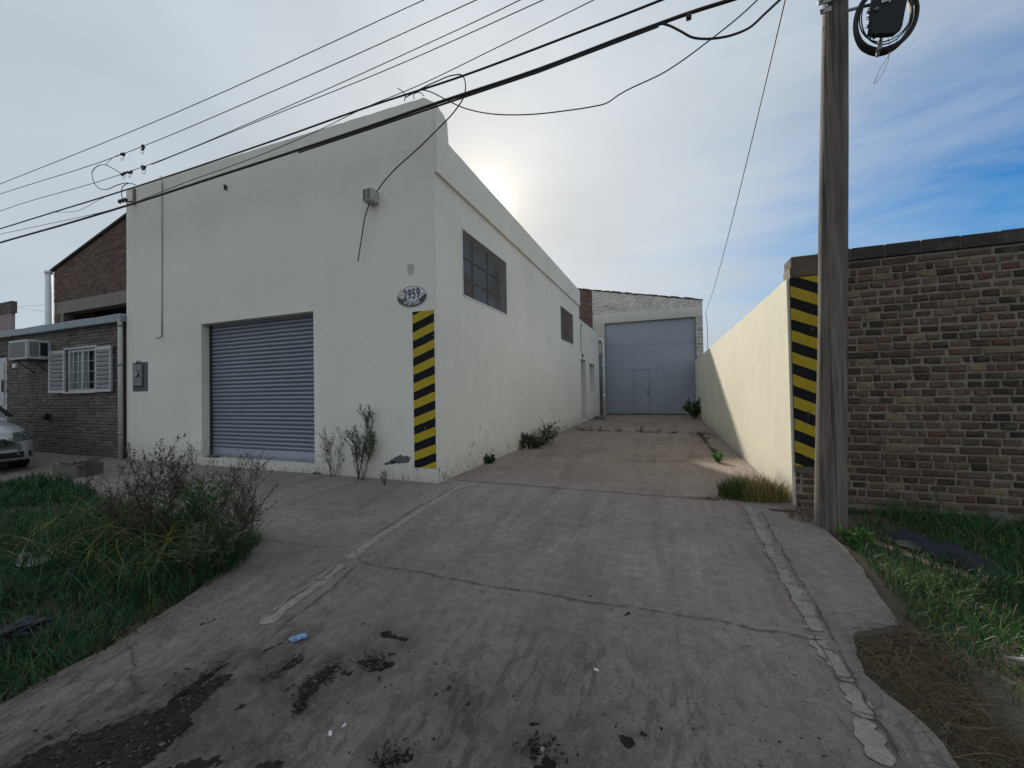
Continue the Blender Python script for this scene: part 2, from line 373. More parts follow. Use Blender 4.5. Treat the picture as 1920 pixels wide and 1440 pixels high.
def wall(mb, o, u, n, thick, Wd, top, holes, m, cuts=(), base=0.0, hm=None):
    """wall panel: o origin, u horizontal direction, n outward normal; top = height function of u; holes = (u0,u1,z0,z1)"""
    o = Vector(o); u = Vector(u); n = Vector(n)
    us = sorted(set([0, Wd]+[round(h[i], 4) for h in holes for i in (0, 1)]+[round(c, 4) for c in cuts]))
    zs = sorted(set([base]+[round(h[i], 4) for h in holes for i in (2, 3)]))+[None]
    def P(i, j, d):
        z = top(us[i]) if zs[j] is None else zs[j]
        return tuple(o+u*us[i]-n*d*thick+Vector((0, 0, z)))
    def solid(i, j):
        if i < 0 or j < 0 or i >= len(us)-1 or j >= len(zs)-1: return False
        uc = (us[i]+us[i+1])/2; zc = (zs[j]+(zs[j+1] if zs[j+1] is not None else zs[j]+.01))/2
        return not any(h[0] < uc < h[1] and h[2] < zc < h[3] for h in holes)
    idx = {}; vs = []; fs = []
    def V(i, j, d):
        k = (i, j, d)
        if k not in idx: idx[k] = len(vs); vs.append(P(i, j, d))
        return idx[k]
    for i in range(len(us)-1):
        for j in range(len(zs)-1):
            if not solid(i, j): continue
            fs.append((V(i, j, 0), V(i+1, j, 0), V(i+1, j+1, 0), V(i, j+1, 0)))
            fs.append((V(i, j, 1), V(i, j+1, 1), V(i+1, j+1, 1), V(i+1, j, 1)))
            if not solid(i-1, j): fs.append((V(i, j, 0), V(i, j+1, 0), V(i, j+1, 1), V(i, j, 1)))
            if not solid(i+1, j): fs.append((V(i+1, j, 0), V(i+1, j, 1), V(i+1, j+1, 1), V(i+1, j+1, 0)))
            if not solid(i, j-1): fs.append((V(i, j, 0), V(i, j, 1), V(i+1, j, 1), V(i+1, j, 0)))
            if not solid(i, j+1): fs.append((V(i, j+1, 0), V(i+1, j+1, 0), V(i+1, j+1, 1), V(i, j+1, 1)))
    mb.add(vs, fs, m)

def bricks(mb, o, u, n, Wd, z0, top, bm_, L=.25, H=.058, mort=.014, jit=.004, depth=.05, holes=(), skip=0.0, seed=1, proud=.012, lvar=.12, ch=.006, stretch=0):
    """courses of separate bricks standing slightly proud of the joints"""
    rg = random.Random(seed); o = Vector(o); u = Vector(u); n = Vector(n); z = z0; row = 0
    up = Vector((0, 0, 1))
    while True:
        h = H*(1+rg.uniform(-.06, .06))
        x = -L*(.5 if row % 2 else 0)-rg.uniform(0, L*.2)
        Lr = L*2 if rg.random() < stretch else L
        wob = rg.uniform(-.004, .004)
        anyp = False
        while x < Wd:
            l = Lr*(1+rg.uniform(-lvar, lvar))*(.5 if rg.random() < .07 else 1)
            a = max(x, 0); b = min(x+l-mort, Wd); x += l
            if b-a < .03: continue
            mid = (a+b)/2
            if z+h > top(mid): continue
            anyp = True
            if any(q[0] < b and a < q[1] and q[2] < z+h*.5 < q[3] for q in holes):
                # trim against the opening
                for q in holes:
                    if q[2] < z+h*.5 < q[3]:
                        if a < q[0] < b: b = q[0]-.003
                        elif a < q[1] < b: a = q[1]+.003
                        elif q[0] <= a and b <= q[1]: b = a
                if b-a < .03: continue
            if rg.random() < skip: continue
            d = proud+rg.uniform(-.006, .006); tilt = rg.uniform(-.012, .012)
            J = lambda: rg.uniform(-jit, jit)
            vs = []
            for (ins, dd) in ((0, -depth*.2), (.0, d-ch), (ch, d)):
                for (pu, pz) in ((a+ins, z+ins), (b-ins, z+ins), (b-ins, z+h-ins), (a+ins, z+h-ins)):
                    vs.append(o+u*(pu+J())+up*(pz+J()+wob+tilt*(pu-mid))+n*(dd+(J()*.5 if dd > 0 else 0)))
            fs = [(8, 9, 10, 11)]
            for q in (0, 4):
                for k in range(4): fs.append((q+k, q+(k+1) % 4, q+4+(k+1) % 4, q+4+k))
            mb.add(vs, fs, bm_)
        z += h+mort*(1+rg.uniform(-.1, .15)); row += 1
        if not anyp and row > 3: break
        if row > 200: break

def clip_poly(poly, x0, x1, y0, y1):
    def cl(p, ins, inter):
        out = []
        for i in range(len(p)):
            a, b = p[i-1], p[i]
            if ins(b):
                if not ins(a): out.append(inter(a, b))
                out.append(b)
            elif ins(a): out.append(inter(a, b))
        return out
    def ix(v): return lambda a, b: (v, a[1]+(b[1]-a[1])*(v-a[0])/(b[0]-a[0]))
    def iy(v): return lambda a, b: (a[0]+(b[0]-a[0])*(v-a[1])/(b[1]-a[1]), v)
    for f in ((lambda p: p[0] >= x0, ix(x0)), (lambda p: p[0] <= x1, ix(x1)), (lambda p: p[1] >= y0, iy(y0)), (lambda p: p[1] <= y1, iy(y1))):
        if len(poly) < 3: return []
        poly = cl(poly, *f)
    return poly
def stripes(mb, x0, x1, z0, z1, y, slope, period, phase, mY, mB):
    """hand-painted diagonal bands with slightly wandering edges, inside an upright rectangle at depth y"""
    w = x1-x0; n = 14; zb = z0-abs(slope)*w-period+phase; k = 0
    def edge(k, x): return zb+k*period/2+slope*(x-x0)+.005*nz(x*9, k*3.7, 1)+.0022*nz(x*45, k*7.1, 2)
    while zb+k*period/2 < z1+abs(slope)*w+period:
        for i in range(n):
            xa, xb = x0+w*i/n, x0+w*(i+1)/n
            if i == 0: xa -= .003*nz(k*2.2, 0, 5)
            if i == n-1: xb += .004*nz(k*2.9, 1, 5)
            q = [max(z0, min(z1, v)) for v in (edge(k, xa), edge(k, xb), edge(k+1, xb), edge(k+1, xa))]
            if q[3]-q[0] < 1e-4 and q[2]-q[1] < 1e-4: continue
            pts = [(xa, y, q[0]), (xb, y, q[1]), (xb, y, q[2]), (xa, y, q[3])]
            if q[2]-q[1] < 1e-5: pts = [pts[0], pts[1], pts[3]]
            elif q[3]-q[0] < 1e-5: pts = [pts[0], pts[1], pts[2]]
            mb.add(pts, [tuple(range(len(pts)))], mB if k % 2 == 0 else mY)
        k += 1

# ------------------------------------------------------------------ GROUND
FY = 4.76
def hsh(x, y, s=1.0): return nz(x*s, y*s, 3.3)
def grid_sheet(name, rows, m, kind='structure', label=None, sm=True):
    """rows: list of lists of points, equal length"""
    mb = MB(); nr = len(rows); nc = len(rows[0])
    mb.add([p for r in rows for p in r], [(i*nc+j, i*nc+j+1, (i+1)*nc+j+1, (i+1)*nc+j) for i in range(nr-1) for j in range(nc-1)], m, sm)
    return tag(mb.build(name), label, None, None, kind)
def axis(a, b, step, far):
    v = [a-far, a-far/3, a-far/9, a-far/27]; x = a
    while x < b: v.append(x); x += step
    return v+[b, b+far/27, b+far/9, b+far/3, b+far]
xs = axis(-18, 8, .12, 500); ys = axis(-2, 8, .12, 500)
def soil_z(x, y):
    z = zg(x, y)-.05
    if -18 < x < 8 and -2 < y < 4.9:
        z += .022*nz(x*2.2, y*2.2, 0)+.012*nz(x*7, y*7, 5)
        if x < -3.2 and y < 2.6: z += .05*min(1, (-3.2-x)/.5)*min(1, (2.6-y)/.5)
        if x > 1.4: z += .05*min(1, (x-1.4)/.6)
    return z
grid_sheet('ground', [[(x, y, soil_z(x, y)) for x in xs] for y in ys], M['soil'], label='bare soil under the grass verges')

def lerp(tab, t):
    if t <= tab[0][0]: return tab[0][1]
    for (a, va), (b, vb) in zip(tab, tab[1:]):
        if t <= b: return va+(vb-va)*(t-a)/(b-a)
    return tab[-1][1]
def pxt(pts):                       # photograph edge points -> (y, x) table on the ground
    g = sorted((gp(*p).y, gp(*p).x) for p in pts); return g
Ltab = [(-3, -3.3), (.3, -3.12), (.92, -3.05), (1.41, -3.04), (1.9, -3.15), (2.45, -3.5), (2.56, -3.55), (2.60, -2.75), (4.77, -2.75), (4.78, -2.96), (20, -2.96)]
Rtab = [(-3, .9)]+sorted([(gp(*p).y, gp(*p).x) for p in ((1800, 1440), (1770, 1388), (1712, 1331), (1673, 1308), (1627, 1265), (1607, 1222), (1599, 1187), (1690, 1170), (1650, 1113), (1615, 1063), (1590, 1030), (1540, 985), (1500, 955))])+[(5.0, 1.215), (20, 1.215)]
def cz(x, y):
    z = zg(x, y)
    return z+.006*nz(x*1.3, y*1.3, 9)+.003*nz(x*5, y*5, 2) if y < 19 else z
rows = []; y = -3.0
while y < 19.85:
    L_ = lerp(Ltab, y); R_ = lerp(Rtab, y)
    if y < 4.7: L_ += .035*nz(y*5, 1, 1)+.015*nz(y*19, 4, 1); R_ += .012*nz(y*5, 2, 2)+.010*nz(y*21, 3, 1)
    nx = 90
    row = []
    for i in range(nx+1):
        x = L_+(R_-L_)*i/nx if 1 < i < nx-1 else (L_ if i == 0 else L_+.007 if i == 1 else R_ if i == nx else R_-.007); e = -.05 if i in (0, nx) and y < 4.7 else 0
        row.append((x, y, cz(x, y)+e))
    rows.append(row); y += .05 if y < 6 else .2
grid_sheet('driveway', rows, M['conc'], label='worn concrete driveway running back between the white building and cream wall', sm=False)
# sidewalk in front of the facades
Etab = [(-17, 2.7), (-10, 3.15), (-8.9, 3.37), (-8, 3.2), (-6.6, 2.9), (-5, 2.72), (-4.1, 2.58), (-3.5, 2.57), (-2.5, 2.6)]
rows = []; x = -17.0
while x < -2.49:
    e = lerp(Etab, x)+.05*nz(x*2.3, 0, 0)+.02*nz(x*11, 0, 0)
    rows.append([(x, e+(4.80-e)*i/30, cz(x, e+(4.80-e)*i/30)-.006-(.06 if i == 0 else 0)) for i in range(31)]); x += .08
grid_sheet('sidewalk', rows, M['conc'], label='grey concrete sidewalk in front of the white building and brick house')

def ribbon(mb, pts, w, m, dz=.005, jit=.012, seed=0, step=.05, wvar=.5, side=.0):
    rg = random.Random(seed); out = []
    for a, b in zip(pts, pts[1:]):
        a = Vector(a); b = Vector(b); k = max(1, int((b-a).length/step))
        for i in range(k): out.append(a.lerp(b, i/k))
    out.append(Vector(pts[-1])); vs = []
    acc = 0
    for i, p in enumerate(out):
        d = out[min(i+1, len(out)-1)]-out[max(i-1, 0)]; d.z = 0; d.normalize(); q = Vector((-d.y, d.x, 0))
        acc = acc*.7+rg.uniform(-jit, jit)
        ww = w*(1+rg.uniform(-wvar, wvar))
        if i in (0, len(out)-1): ww *= .3
        for s in (-1, 1):
            e = p+q*(acc+s*(ww/2+rg.uniform(0, side))); vs.append((e.x, e.y, cz(e.x, e.y)+dz))
    mb.add(vs, [(2*i, 2*i+2, 2*i+3, 2*i+1) for i in range(len(out)-1)], m)
def G(*pts): return [gp(*p) for p in pts]
mb = MB()
ribbon(mb, G((905, 902), (860, 915), (760, 975), (690, 1020), (655, 1048)), .065, M['strip'], .003, .004, 1, .02, .12, .02)
ribbon(mb, G((640, 1058), (600, 1090), (545, 1130), (495, 1172)), .08, M['strip'], .003, .004, 2, .02, .12, .02)
tag(mb.build('mortar_strip'), 'pale mortar strip along the left edge of the driveway', None, None, 'structure')
mb = MB()
segs = [((1396, 947), (1418, 968)), ((1412, 968), (1440, 1022)), ((1437, 1024), (1475, 1080)), ((1470, 1080), (1535, 1185)), ((1530, 1195), (1590, 1280)), ((1585, 1285), (1625, 1350)), ((1615, 1350), (1665, 1440))]
for i, (a, b) in enumerate(segs): ribbon(mb, G(a, b), .058, M['strip'], .003+.0005*i, .006, 10+i, .02, .25, .022)
tag(mb.build('mortar_strip'), 'broken pale mortar strip along the right edge of the driveway', None, None, 'structure')
mb = MB()
C = M['crack']
ribbon(mb, G((668, 1032), (672, 1048), (694, 1059), (770, 1070), (830, 1082), (928, 1102), (1044, 1117), (1099, 1129), (1187, 1139), (1288, 1158), (1358, 1168), (1412, 1183), (1459, 1189), (1544, 1203)), .006, C, .0075, .007, 21, .025, .8)
ribbon(mb, G((850, 900), (1000, 912), (1180, 926), (1340, 938)), .014, C, .0075, .003, 22, .06, .3)
ribbon(mb, G((645, 1050), (600, 1088), (540, 1128), (500, 1160)), .007, C, .010, .008, 23, .03, .6)
ribbon(mb, G((668, 1062), (628, 1100), (570, 1146), (515, 1182)), .007, C, .010, .010, 24, .03, .7)
ribbon(mb, G((700, 1005), (760, 965), (850, 915)), .006, C, .010, .010, 25, .03, .7)
ribbon(mb, G((1390, 950), (1412, 985), (1432, 1030), (1462, 1085), (1500, 1150), (1540, 1215), (1575, 1290)), .0045, C, .0115, .008, 26, .02, .9)
ribbon(mb, G((1428, 960), (1470, 1040), (1520, 1120), (1560, 1200), (1610, 1290), (1640, 1350), (1700, 1440)), .0065, C, .0115, .009, 27, .02, .9)
ribbon(mb, G((1085, 806), (1180, 810), (1250, 812), (1345, 815)), .03, C, .008, .02, 28, .1, .8)
ribbon(mb, G((1130, 862), (1200, 866), (1290, 864), (1350, 866)), .012, C, .008, .02, 29, .1, .8)
ribbon(mb, G((1030, 854), (1060, 860), (1085, 862)), .012, C, .008, .02, 30, .1, .8)
ribbon(mb, G((1348, 860), (1330, 835), (1312, 815)), .02, C, .0085, .02, 31, .1, .8)
ribbon(mb, G((370, 1090), (360, 1065), (375, 1040), (410, 1035)), .006, C, .008, .014, 33, .03, .7)
ribbon(mb, G((235, 1195), (245, 1215), (250, 1270), (258, 1305)), .004, C, .008, .012, 34, .03, .7)
for i in range(8):
    a = gp(520+i*10, 940+i*4.5); ribbon(mb, [a, a+Vector((.42+.03*i, .30, 0))], .006, C, .004, .003, 40+i, .06, .4)
rg = random.Random(77)
for i, (u, v) in enumerate(((1418, 966), (1432, 990), (1447, 1015), (1458, 1042), (1472, 1070), (1490, 1098), (1512, 1128), (1528, 1160), (1560, 1222), (1590, 1275), (1628, 1345), (800, 945), (770, 968), (735, 992), (700, 1015), (600, 1090), (555, 1125))):
    a = gp(u, v); d_ = Vector((.05, rg.uniform(-.02, .02), 0)); ribbon(mb, [a-d_, a+d_], .0045, C, .0105, .004, 100+i, .015, .8)
tag(mb.build('pavement_crack'), 'dark cracks and joints in the driveway concrete', None, None, 'structure')

# mud washed over the lower apron: relief that only breaks the surface in patches
def blob(P, c, rx, ry, ang):
    dx, dy = P[0]-c.x, P[1]-c.y; ca, sa = math.cos(ang), math.sin(ang)
    a = (dx*ca+dy*sa)/rx; b = (-dx*sa+dy*ca)/ry; return math.exp(-(a*a+b*b))
def segd(x, y, a, b):
    dx, dy = b.x-a.x, b.y-a.y; t = max(0, min(1, ((x-a.x)*dx+(y-a.y)*dy)/(dx*dx+dy*dy))); return math.hypot(x-a.x-dx*t, y-a.y-dy*t)
BL = [(gp(*a), gp(*b), w, k) for a, b, w, k in (((425, 1245), (330, 1310), .022, .9), ((415, 1275), (345, 1330), .040, 1.1), ((345, 1325), (50, 1440), .075, 1.25), ((250, 1395), (150, 1440), .10, 1.2), ((330, 1370), (240, 1440), .06, 1.1), ((400, 1425), (330, 1445), .04, .9),
      ((560, 1235), (500, 1280), .030, .75), ((630, 1250), (575, 1285), .028, .95), ((585, 1290), (560, 1330), .03, .95), ((720, 1190), (760, 1200), .02, .65), ((680, 1240), (720, 1250), .05, .5), ((540, 1150+50), (480, 1230), .02, .5),
      ((880, 1320), (900, 1350), .03, .55), ((1000, 1400), (1040, 1440), .06, .6), ((760, 1420), (700, 1440), .05, .55), ((820, 1300), (850, 1290), .02, .6), ((1150, 1350), (1180, 1400), .03, .5), ((480, 1430), (520, 1440), .03, .7))]
dw = bpy.data.objects['driveway'].data; at_ = dw.attributes.new('dirt', 'FLOAT', 'POINT'); vals = []
for v in dw.vertices:
    vals.append(min(1, sum(k_*math.exp(-(segd(v.co.x, v.co.y, p_, q_)/(w_*2.6+.05))**2) for p_, q_, w_, k_ in BL)) if v.co.y < 3 else 0)
at_.data.foreach_set('value', vals)
mb = MB(); vs = []; st = .0105; X0, X1, Y0, Y1 = -3.0, .75, .35, 2.6
nx = int((X1-X0)/st); ny = int((Y1-Y0)/st)
for j in range(ny+1):
    for i in range(nx+1):
        x = X0+i*st; y = Y0+j*st
        b = sum(k_*math.exp(-(segd(x, y, p_, q_)/w_)**2) for p_, q_, w_, k_ in BL)
        s_, c_ = math.sin(.75), math.cos(.75); a1 = x*c_+y*s_; a2 = -x*s_+y*c_
        n_ = .55*nz(a1*3, a2*8, 7)+.4*nz(a1*9, a2*20, 1)+.28*nz(x*34, y*34, 4)
        low = max(0, min(1, (2.5-y)/1.6))
        n_ += .30*nz(x*60, y*60, 8)+.2*nz(x*20, y*20, 6)
        h = .018*(min(b, 1.3)*1.0+n_*.95-.60+.12*low)
        h = max(-.02, min(.012, h))+(.010*nz(x*36, y*36, 1)+.006*nz(x*80, y*80, 1) if h > 0 else 0)
        vs.append((x, y, cz(x, y)+h))
keep = [v[2]-cz(v[0], v[1]) > -.012 for v in vs]
fs = []
for j in range(ny):
    for i in range(nx):
        q = (j*(nx+1)+i, j*(nx+1)+i+1, (j+1)*(nx+1)+i+1, (j+1)*(nx+1)+i)
        if any(keep[k] for k in q): fs.append(q)
mb.add(vs, fs, M['mud'], True)
tag(mb.build('mud'), 'dark damp mud and rotted leaves washed over the foot of the driveway', None, None, 'stuff')

# ------------------------------------------------------------------ MAIN WHITE BUILDING
XL, XR, FB = -10.30, -2.95, 5.08
ROOT = thing('commercial_building', ((XL+XR)/2, FY, 0), 'cream plastered commercial building with a roller shutter and high grilled side windows', 'building')
cuts = [i*.12 for i in range(1, int((XR-XL)/.12))]
def ftop(u):
    x = XL+u; z = 5.55-.15*u/(XR-XL)+.012*nz(u*6, 1, 1)+.008*nz(u*23, 2, 1)
    if x > -3.08: z -= (x+3.08)*.8
    if u < .12: z -= (.12-u)*.4
    return z
SH = (-7.95-XL, -5.21-XL, .13, 2.57)
mb = MB(); wall(mb, (XL, FY, 0), (1, 0, 0), (0, -1, 0), .30, XR-XL, ftop, [SH], M['cream'], cuts, base=-.35)
mb.build('front_wall', ROOT, (XL, FY, 0))
# left return, kept inside the facade ends
mb = MB(); wall(mb, (XL+.004, FB+.003, 0), (0, 1, 0), (-1, 0, 0), .25, 9.5, lambda u: 4.9, [], M['cream'], base=-.2)
mb.build('side_wall', ROOT, (XL, FB, 0))
w1 = (5.53-FB, 7.41-FB, 2.75, 3.83); w2 = (11.75-FB, 13.50-FB, 2.76, 3.81)
mb = MB(); wall(mb, (XR+.003, FY+.003, 0), (0, 1, 0), (1, 0, 0), .25, 14.6-FY-.003, lambda u: 4.60, [(a+FB-FY-.003, b+FB-FY-.003, c, d) for a, b, c, d in (w1, w2)], M['cream'], base=-.2)
mb.build('side_wall', ROOT, (XR, FB, 0))
mb = MB()                                     # raised parapet band along the side, stepped up at the front
n_ = 60
prof = []
for i in range(n_+1):
    y = 4.766+(14.602-4.766)*i/n_
    zt = 4.90+.008*nz(y*3, 0, 0)
    prof.append((y, zt))
vs = []; fs = []
for y, zt in prof:
    if y < 5.1: zt = 4.905
    vs += [(XR-.24, y, 4.31), (XR+.045, y, 4.31), (XR+.045, y, zt-.02), (XR+.025, y, zt), (XR-.24, y, zt)]
for i in range(n_):
    for k in range(5): fs.append((i*5+k, i*5+(k+1) % 5, (i+1)*5+(k+1) % 5, (i+1)*5+k))
fs += [(4, 3, 2, 1, 0), tuple(n_*5+k for k in range(5))]
mb.add(vs, fs, M['cream'])
# front step of the band
z0_, z1_ = 4.88, 5.30
mb.add([(XR-.1, 4.767, z0_), (XR+.042, 4.767, z0_), (XR+.042, 5.10, z0_), (XR-.1, 5.10, z0_), (XR-.1, 4.767, z1_+.07), (XR+.042, 4.767, z1_-.03), (XR+.042, 5.07, z1_-.10), (XR-.1, 5.09, z1_)],
       [(0, 1, 5, 4), (1, 2, 6, 5), (2, 3, 7, 6), (3, 0, 4, 7), (4, 5, 6, 7)], M['cream'])
mb.build('parapet', ROOT, (XR, 5, 0))
mb = MB(); wall(mb, (XL+.3, 14.59, 0), (1, 0, 0), (0, 1, 0), .25, XR-XL-.32, lambda u: 4.85, [], M['cream'], base=-.2); mb.build('rear_wall', ROOT, (XL, 14.6, 0))
mb = MB(); mb.box(XL+.26, XR-.26, FB+.01, 14.33, 4.35, 4.5, M['beam']); mb.build('roof', ROOT, (-6, 9, 4.4))
# roller shutter in its opening
SHO = MB(); sx0, sx1 = -7.93, -5.23; yb = FY+.17
pitch_ = .0715; z = .14; vs = []; fs = []; prof = [(0, yb+.022), (.004, yb+.008)]
z_list = []
k = 0
zz = .30
pp = [(.14, yb-.012), (.295, yb-.012), (.30, yb+.012)]
while zz < 2.60:
    for t_, d in ((0, .020), (.05, .004), (.30, -.014), (.55, -.018), (.80, -.010), (.93, .004), (.97, .022)): pp.append((zz+t_*pitch_, yb+d))
    zz += pitch_
nx_ = 24
for i in range(nx_+1):
    x = sx0+(sx1-sx0)*i/nx_
    for (zq, yq) in pp: vs.append((x, yq+.004*nz(x*1.5, zq*2, 0), zq+.003*nz(x*.9, zq*3, 4)))
m_ = len(pp)
for i in range(nx_):
    for k in range(m_-1): fs.append((i*m_+k, (i+1)*m_+k, (i+1)*m_+k+1, i*m_+k+1))
SHO.add(vs, fs, M['shutter'], True)
sh = SHO.build('roller_shutter', ROOT, (-6.6, yb, .14))
mb = MB(); mb.box(sx0+.02, sx1-.02, yb-.03, yb-.014, .135, .17, M['shutter']); mb.build('bottom_rail', sh, (-6.6, yb, .15))
for a, b_ in ((-7.948, -7.90), (-5.25, -5.212)):
    mb = MB(); mb.box(a, b_, yb-.035, yb+.05, .131, 2.568, M['darkmetal']); mb.build('guide_rail', sh, (a, yb, 1))
mb = MB(); mb.box(-8.3, -4.9, FB+.02, FB+.05, 0, 2.9, M['dark']); mb.build('backing_panel', ROOT, (-6.6, FB, 0))
# hazard stripes painted on the corner
mb = MB(); stripes(mb, -3.34, -2.985, .19, 2.39, FY-.003, .36, .2415, .10, M['yellow'], M['black'])
mb.build('hazard_marking', ROOT, (-3.2, FY-.003, 1.2))
# side windows
def side_window(y0, y1, z0, z1, name):
    fr = MB(); t = .022
    for a in ((y0, y1, z0, z0+t), (y0, y1, z1-t, z1), (y0, y0+t, z0+t, z1-t), (y1-t, y1, z0+t, z1-t)): fr.box(XR-.012, XR+.012, *a, M['plaque'])
    w = fr.build('side_window', ROOT, (XR, (y0+y1)/2, z0))
    p = MB(); p.box(XR-.16, XR-.15, y0+.001, y1-.001, z0+.001, z1-.001, M['glass'])
    p.build('pane', w, (XR-.15, (y0+y1)/2, z0))
    mu = MB()
    for k in (1, 2): yy = y0+(y1-y0)*k/3; mu.box(XR-.149, XR-.12, yy-.015, yy+.015, z0, z1, M['darkmetal'])
    for k in (1, 2): q = z0+(z1-z0)*k/3; mu.box(XR-.1485, XR-.118, y0, y1, q-.015, q+.015, M['darkmetal'])
    mu.build('window_bar', w, (XR-.15, (y0+y1)/2, z0))
    g = MB(); r_ = .0055; s_ = .064
    yy = y0+.03
    while yy < y1-.02: g.box(XR-.006, XR-.001, yy-r_, yy+r_, z0+.02, z1-.02, M['grille']); yy += s_
    q = z0+.03
    while q < z1-.02: g.box(XR+.0, XR+.005, y0+.02, y1-.02, q-r_, q+r_, M['grille']); q += s_*.62
    g.build('wire_grille', w, (XR, (y0+y1)/2, z0))
side_window(5.53, 7.41, 2.75, 3.83, 'a'); side_window(11.75, 13.50, 2.76, 3.81, 'b')
mb = MB(); mb.tube([at(305, 352, FY-.02), at(303, 330, FY-.02), at(299, 333, FY-.0)], .006, M['vent'], 5)
mb.tube([(-9.09, FY-.012, 5.42), (-9.085, FY-.012, 4.2), (-9.10, FY-.012, 3.1), (-9.10, FY-.012, 2.42)], .012, M['vent'], 6)
mb.tube([(-9.10, FY-.012, 2.42), (-9.13, FY-.05, 2.39), (-9.21, FY-.05, 2.38), (-9.2, FY-.02, 2.40)], .007, M['cable'], 5)
mb.build('conduit', ROOT, (-9.1, FY, 2.4))
mb = MB()
a = at(425, 352, FY)
mb.box(a.x-.006, a.x+.006, FY-.05, FY+.02, a.z-.05, a.z+.04, M['darkmetal']); mb.box(a.x-.02, a.x+.02, FY-.012, FY+.01, a.z-.01, a.z+.008, M['darkmetal'])
mb.build('wall_hook', ROOT, a)
# missing-paint patches
for (u, v, rw, rh, sd) in ((752, 862, .17, .07, 3), (732, 868, .10, .035, 5), (770, 505, .07, .10, 9)):
    c = at(u, v, FY-.002); mb = MB(); rg = random.Random(sd); n_ = 26
    pts = [(c.x+rw*math.cos(a_)*(.75+.35*rg.random())+(.06*math.sin(a_) if sd < 9 else 0), FY-.002, c.z+rh*math.sin(a_)*(.6+.6*rg.random())) for a_ in [2*math.pi*k/n_ for k in range(n_)]]
    mb.add(pts, [tuple(range(n_))], M['meter'] if sd < 9 else M['vent']); mb.build('bare_patch', ROOT, c)

# number plaque
def text_mesh(s, size, bold=.0):
    cu_ = bpy.data.curves.new('txt', 'FONT'); cu_.body = s; cu_.size = size; cu_.align_x = 'CENTER'; cu_.align_y = 'CENTER'; cu_.extrude = .0015; cu_.offset = bold; cu_.resolution_u = 4
    ob = bpy.data.objects.new('txt', cu_); COL.objects.link(ob); dg = bpy.context.evaluated_depsgraph_get(); dg.update()
    me = bpy.data.meshes.new_from_object(ob.evaluated_get(dg)); vs = [v.co.copy() for v in me.vertices]; fs = [tuple(p.vertices) for p in me.polygons]
    bpy.data.objects.remove(ob); bpy.data.curves.remove(cu_); bpy.data.meshes.remove(me); return vs, fs
PQ = Vector((-3.34, FY, 2.61)); pl = thing('number_plaque', PQ, 'oval enamel house number plaque reading 2959 VIEYTES', 'sign')
A_, B_ = .245, .145
def ell(a, b, y, m, n=48, z0=None):
    pts = [(PQ.x+a*math.cos(2*math.pi*k/n), y, PQ.z+b*math.sin(2*math.pi*k/n)) for k in range(n)]; return pts
mb = MB(); p1 = ell(A_, B_, FY-.012, 0); p0 = ell(A_, B_, FY-.001, 0); n_ = 48
mb.add(p1+p0, [tuple(range(n_))]+[(k, (k+1) % n_, n_+(k+1) % n_, n_+k) for k in range(n_)], M['plaque']); mb.build('plate', pl, PQ)
mb = MB()
o1 = ell(A_, B_, FY-.0145, 0, 48); i1 = ell(A_-.007, B_-.007, FY-.0145, 0, 48)
mb.add(o1+i1, [(k, (k+1) % 48, 48+(k+1) % 48, 48+k) for k in range(48)], M['plaque_dark'])
vs = []; n2 = 20                               # dark crescent along the foot
for k in range(n2+1):
    t_ = k/n2; a_ = math.pi*(1.06+.88*t_)
    xo = A_*.985*math.cos(a_); zo = B_*.985*math.sin(a_)
    xi = xo*.98; zi = -.072+.105*(xi/A_)**2*1.0
    vs += [(PQ.x+xo, FY-.0150, PQ.z+zo), (PQ.x+xi, FY-.0150, PQ.z+max(zi, zo))]
mb.add(vs, [(2*k, 2*k+2, 2*k+3, 2*k+1) for k in range(n2)], M['plaque_dark']); mb.build('border', pl, PQ)
mb = MB()
for i, ch in enumerate('2959'):
    v_, f_ = text_mesh(ch, .20, .003); cx = (-.108+.072*i)*1.0
    mb.add([(PQ.x+cx+v.x*.66, FY-.0165-v.z, PQ.z+.026+v.y*1.0+(i-1.5)*.004) for v in v_], f_, M['letter'])
mb.build('number', pl, PQ)
mb = MB()
for i, ch in enumerate('VIEYTES'):
    v_, f_ = text_mesh(ch, .062, .0025); cx = -.115+.0385*i; zz = -.107+.105*((cx/A_)**2)*.75; an = 2*.079*cx/A_**2*.8
    ca, sa = math.cos(an), math.sin(an)
    mb.add([(PQ.x+cx+v.x*ca-v.y*sa, FY-.0175-v.z, PQ.z+zz+v.x*sa+v.y*ca) for v in v_], f_, M['letter_w'])
mb.build('street_name', pl, PQ)
rg = random.Random(4)
for s_ in (-1, 1):
    mb = MB()
    for k in range(9):
        cx = s_*(.165+rg.uniform(-.03, .035)); cz_ = rg.uniform(-.02, .055); r_ = rg.uniform(.006, .015)
        mb.add([(PQ.x+cx+r_*math.cos(j), FY-.0152-.0002*k, PQ.z+cz_+r_*math.sin(j)) for j in (0, 1.2, 2.5, 3.8, 5.0)], [(0, 1, 2, 3, 4)], M['flower'])
    mb.build('ornament', pl, PQ)
